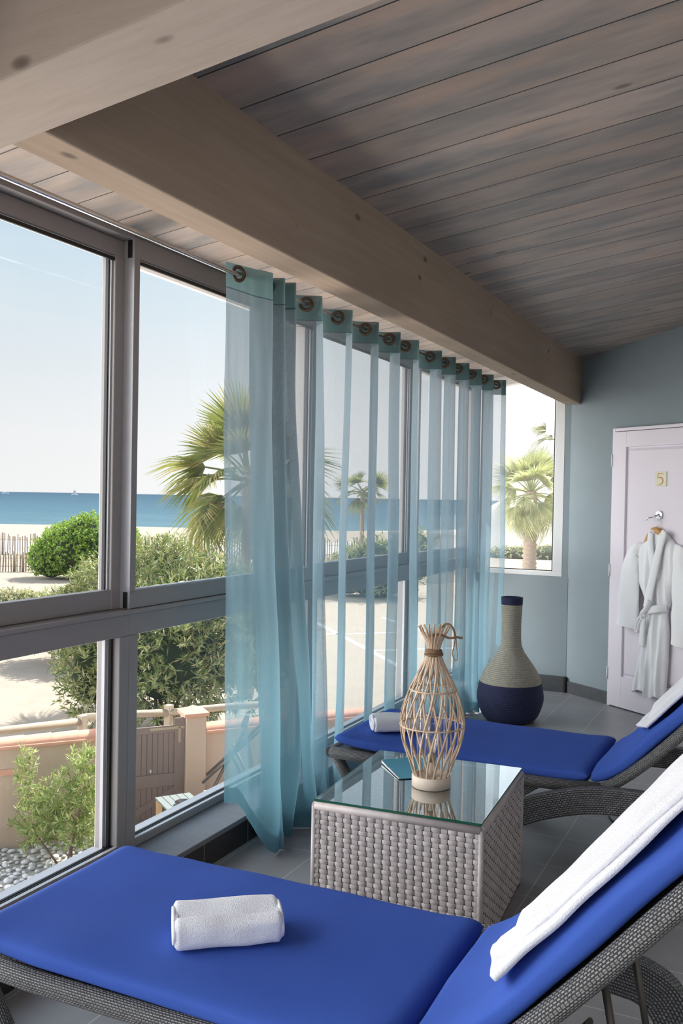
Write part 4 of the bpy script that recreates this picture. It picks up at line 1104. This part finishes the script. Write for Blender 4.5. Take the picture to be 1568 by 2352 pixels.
# pebbles under the window
bedp = [MW @ Vector((u, -v, 0)) for u, v in ((-3.5, 0), (.40, 0), (1.2, 2.8), (-3.5, 2.8))]
struct(MB().prism([(p.x, p.y, ZG - .05) for p in bedp], (0, 0, .065)).build('gravel_bed', M_bed))
def pebble(seed):
    m = MB(); blob(m, (0, 0, 0), (1, .78, .55), seed, .25, 14); return m
pp = []; placed = []
rr = random.Random(77)
tries = 0
while len(placed) < 270 and tries < 6000:
    tries += 1
    u, v = rr.uniform(-1.35, .55), rr.uniform(.04, 1.5); r = rr.uniform(.035, .066)
    if u < -.95 and v < 0.2 and rr.random() < .3: continue
    if (MW @ Vector((u, -v, 0)) - Vector((sb[0] + .108, sb[1] + .05, 0))).length < .16: continue
    if any((u - a) ** 2 + (v - b) ** 2 < (1.0 * (r + c)) ** 2 for a, b, c in placed): continue
    placed.append((u, v, r))
    if len(pp) < 6: o = pebble(len(pp) * 3.7).build('pebble', M_peb); pp.append(o)
    else: o = pp[len(placed) % 6].copy(); COL.objects.link(o)
    p = MW @ Vector((u, -v, 0)); o.location = (p.x, p.y, ZG + .015 + r * .42); o.scale = (r, r, r); o.rotation_euler = (rr.uniform(-.25, .25), rr.uniform(-.25, .25), rr.uniform(0, 6.28))
    tag(o, 'rounded white pebble in the garden bed below the window', 'pebble', 'pebbles in the garden bed')

# boats
sbt = thing('sailboat', 'tiny white sailboat with raised sails far out on the sea', 'sailboat', (-1450, 1630, -4.3), 1.1)
sbt.scale = (1.2, 1.2, 1.2)
MB().prism([(-5, -1.2, 0), (4, -1.2, 0), (6, 0, 0), (4, 1.2, 0), (-5, 1.2, 0)], (0, 0, 1.1)).build('hull', M_hull, sbt)
MB().prism([(.3, 0, 1.6), (.3, 0, 11.5), (-4.4, 0, 1.8)], (0, .06, 0)).build('mainsail', M_hull, sbt); MB().prism([(.7, 0, 10), (.7, 0, 1.6), (5, 0, 1.4)], (0, .06, 0)).build('jib', M_hull, sbt)
mbt = thing('motorboat', 'tiny white motorboat at the left edge of the sea', 'boat', (-1710, 1678, -4.3), .9)
mbt.scale = (1.5, 1.5, 1.5)
MB().prism([(-5, -1.5, 0), (3.5, -1.5, 0), (6, 0, 0), (3.5, 1.5, 0), (-5, 1.5, 0)], (0, 0, 1.6)).build('hull', M_hull, mbt); MB().box((-3, -1.1, 1.6), (1.4, 1.1, 3.2)).build('cabin', M_hull, mbt, bevel=.2)

# white slab of the building outside the far window
struct(MB().box((-2.077, 8.95, 2.155), (-1.0, 9.1, 2.66)).build('trim_6', M_wallwhite))

# ------------------------------------------------------------------ light
w = NT('sky', True)
g_ = w.n('TexCoord').outputs['Generated']
sx = w.n('SeparateXYZ', {0: g_}); z = sx.outputs[2]
base = w.ramp(z, [(0.0, (.93, .93, .93)), (.06, (.90, .91, .92)), (.14, (.79, .85, .895)), (.30, (.56, .75, .88)), (.7, (.32, .52, .80))])
def dot(v): return w.math('MAXIMUM', w.n('VectorMath', {0: g_, 1: v}, operation='DOT_PRODUCT').outputs['Value'], 0.)
SUN = Vector((.15, .66, .83)).normalized()
glow = w.math('POWER', dot(tuple(SUN)), 14.)
glow = w.math('MULTIPLY', glow, 5.)
hz = w.math('POWER', dot((0.06, .9982, 0)), 7.); hz = w.math('MULTIPLY', hz, .5)
back = w.math('POWER', dot((-.80, -.52, .30)), 7.); back = w.math('MULTIPLY', back, 9.)  # added brightness in the unseen sky behind, fills the room
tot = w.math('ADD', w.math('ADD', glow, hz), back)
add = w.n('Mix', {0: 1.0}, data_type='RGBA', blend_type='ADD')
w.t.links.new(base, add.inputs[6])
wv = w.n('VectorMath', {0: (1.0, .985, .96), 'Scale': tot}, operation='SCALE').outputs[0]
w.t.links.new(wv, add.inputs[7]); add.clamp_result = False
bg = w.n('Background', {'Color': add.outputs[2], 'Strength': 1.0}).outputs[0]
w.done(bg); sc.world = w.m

sl_ = bpy.data.lights.new('sun', 'SUN'); sl_.energy = 10.; sl_.angle = math.radians(.6); sl_.color = (1, .955, .88)
so_ = bpy.data.objects.new('sun', sl_); COL.objects.link(so_); so_.location = SUN * 30; so_.rotation_euler = SUN.to_track_quat('Z', 'Y').to_euler()
def area(name, loc, target, sx_, sy_, energy, col=(1, 1, 1)):
    l = bpy.data.lights.new(name, 'AREA'); l.shape = 'RECTANGLE'; l.size = sx_; l.size_y = sy_; l.energy = energy; l.color = col
    o = bpy.data.objects.new(name, l); COL.objects.link(o); o.location = loc; o.rotation_euler = (Vector(loc) - Vector(target)).to_track_quat('Z', 'Y').to_euler()
area('room_fill', (1.6, -1.2, 2.2), (-.8, 4.5, .9), 1.6, 1.2, 12, (1, .97, .94))  # added fill light behind the view, no fitting modelled
area('ceiling_fill', (.9, 2.6, .5), (.2, 3.2, 3.), 1.0, 1.6, 3, (1, .93, .86))  # added light out of view, lifts the ceiling
area('ceiling_fill', (1.4, 5.2, .6), (.4, 5.2, 3.), 1.0, 1.6, 4, (1, .93, .86))  # second added ceiling light, also out of view
area('sill_fill', (-3.3, 3.2, -.75), (-1.2, 3.2, 2.5), .7, 10.5, 600, (1, .90, .80))  # added strip hidden below the sill, lights beam and ceiling from below

# ------------------------------------------------------------------ camera
cam = bpy.data.cameras.new('camera'); co = bpy.data.objects.new('camera', cam); COL.objects.link(co)
F_, YAW, PITCH, ROLL = 2113.95, .444501, -.0157515, .01852
cy, sy = math.cos(YAW), math.sin(YAW)
fw = Vector((-sy * math.cos(PITCH), cy * math.cos(PITCH), math.sin(PITCH))); rt = Vector((cy, sy, 0)); up = rt.cross(fw)
r2 = rt * math.cos(ROLL) + up * math.sin(ROLL); u2 = up * math.cos(ROLL) - rt * math.sin(ROLL)
Mx = Matrix((r2, u2, -fw)).transposed().to_4x4(); Mx.translation = Vector((0, 0, 1.5)); co.matrix_world = Mx
cam.sensor_fit = 'VERTICAL'; cam.sensor_height = 36; cam.lens = F_ / 2352 * 36; cam.clip_start = .05; cam.clip_end = 40000
sc.camera = co
sc.view_settings.view_transform = 'Standard'; sc.view_settings.look = 'None'; sc.view_settings.exposure = 0.; sc.view_settings.gamma = 1.
sc.cycles.max_bounces = 8; sc.cycles.diffuse_bounces = 4; sc.cycles.transparent_max_bounces = 22; sc.cycles.glossy_bounces = 4
sc.cycles.sample_clamp_indirect = 8; sc.cycles.use_denoising = True
sc.cycles.use_adaptive_sampling = True; sc.cycles.adaptive_threshold = .06
sc.cycles.caustics_reflective = False; sc.cycles.caustics_refractive = False
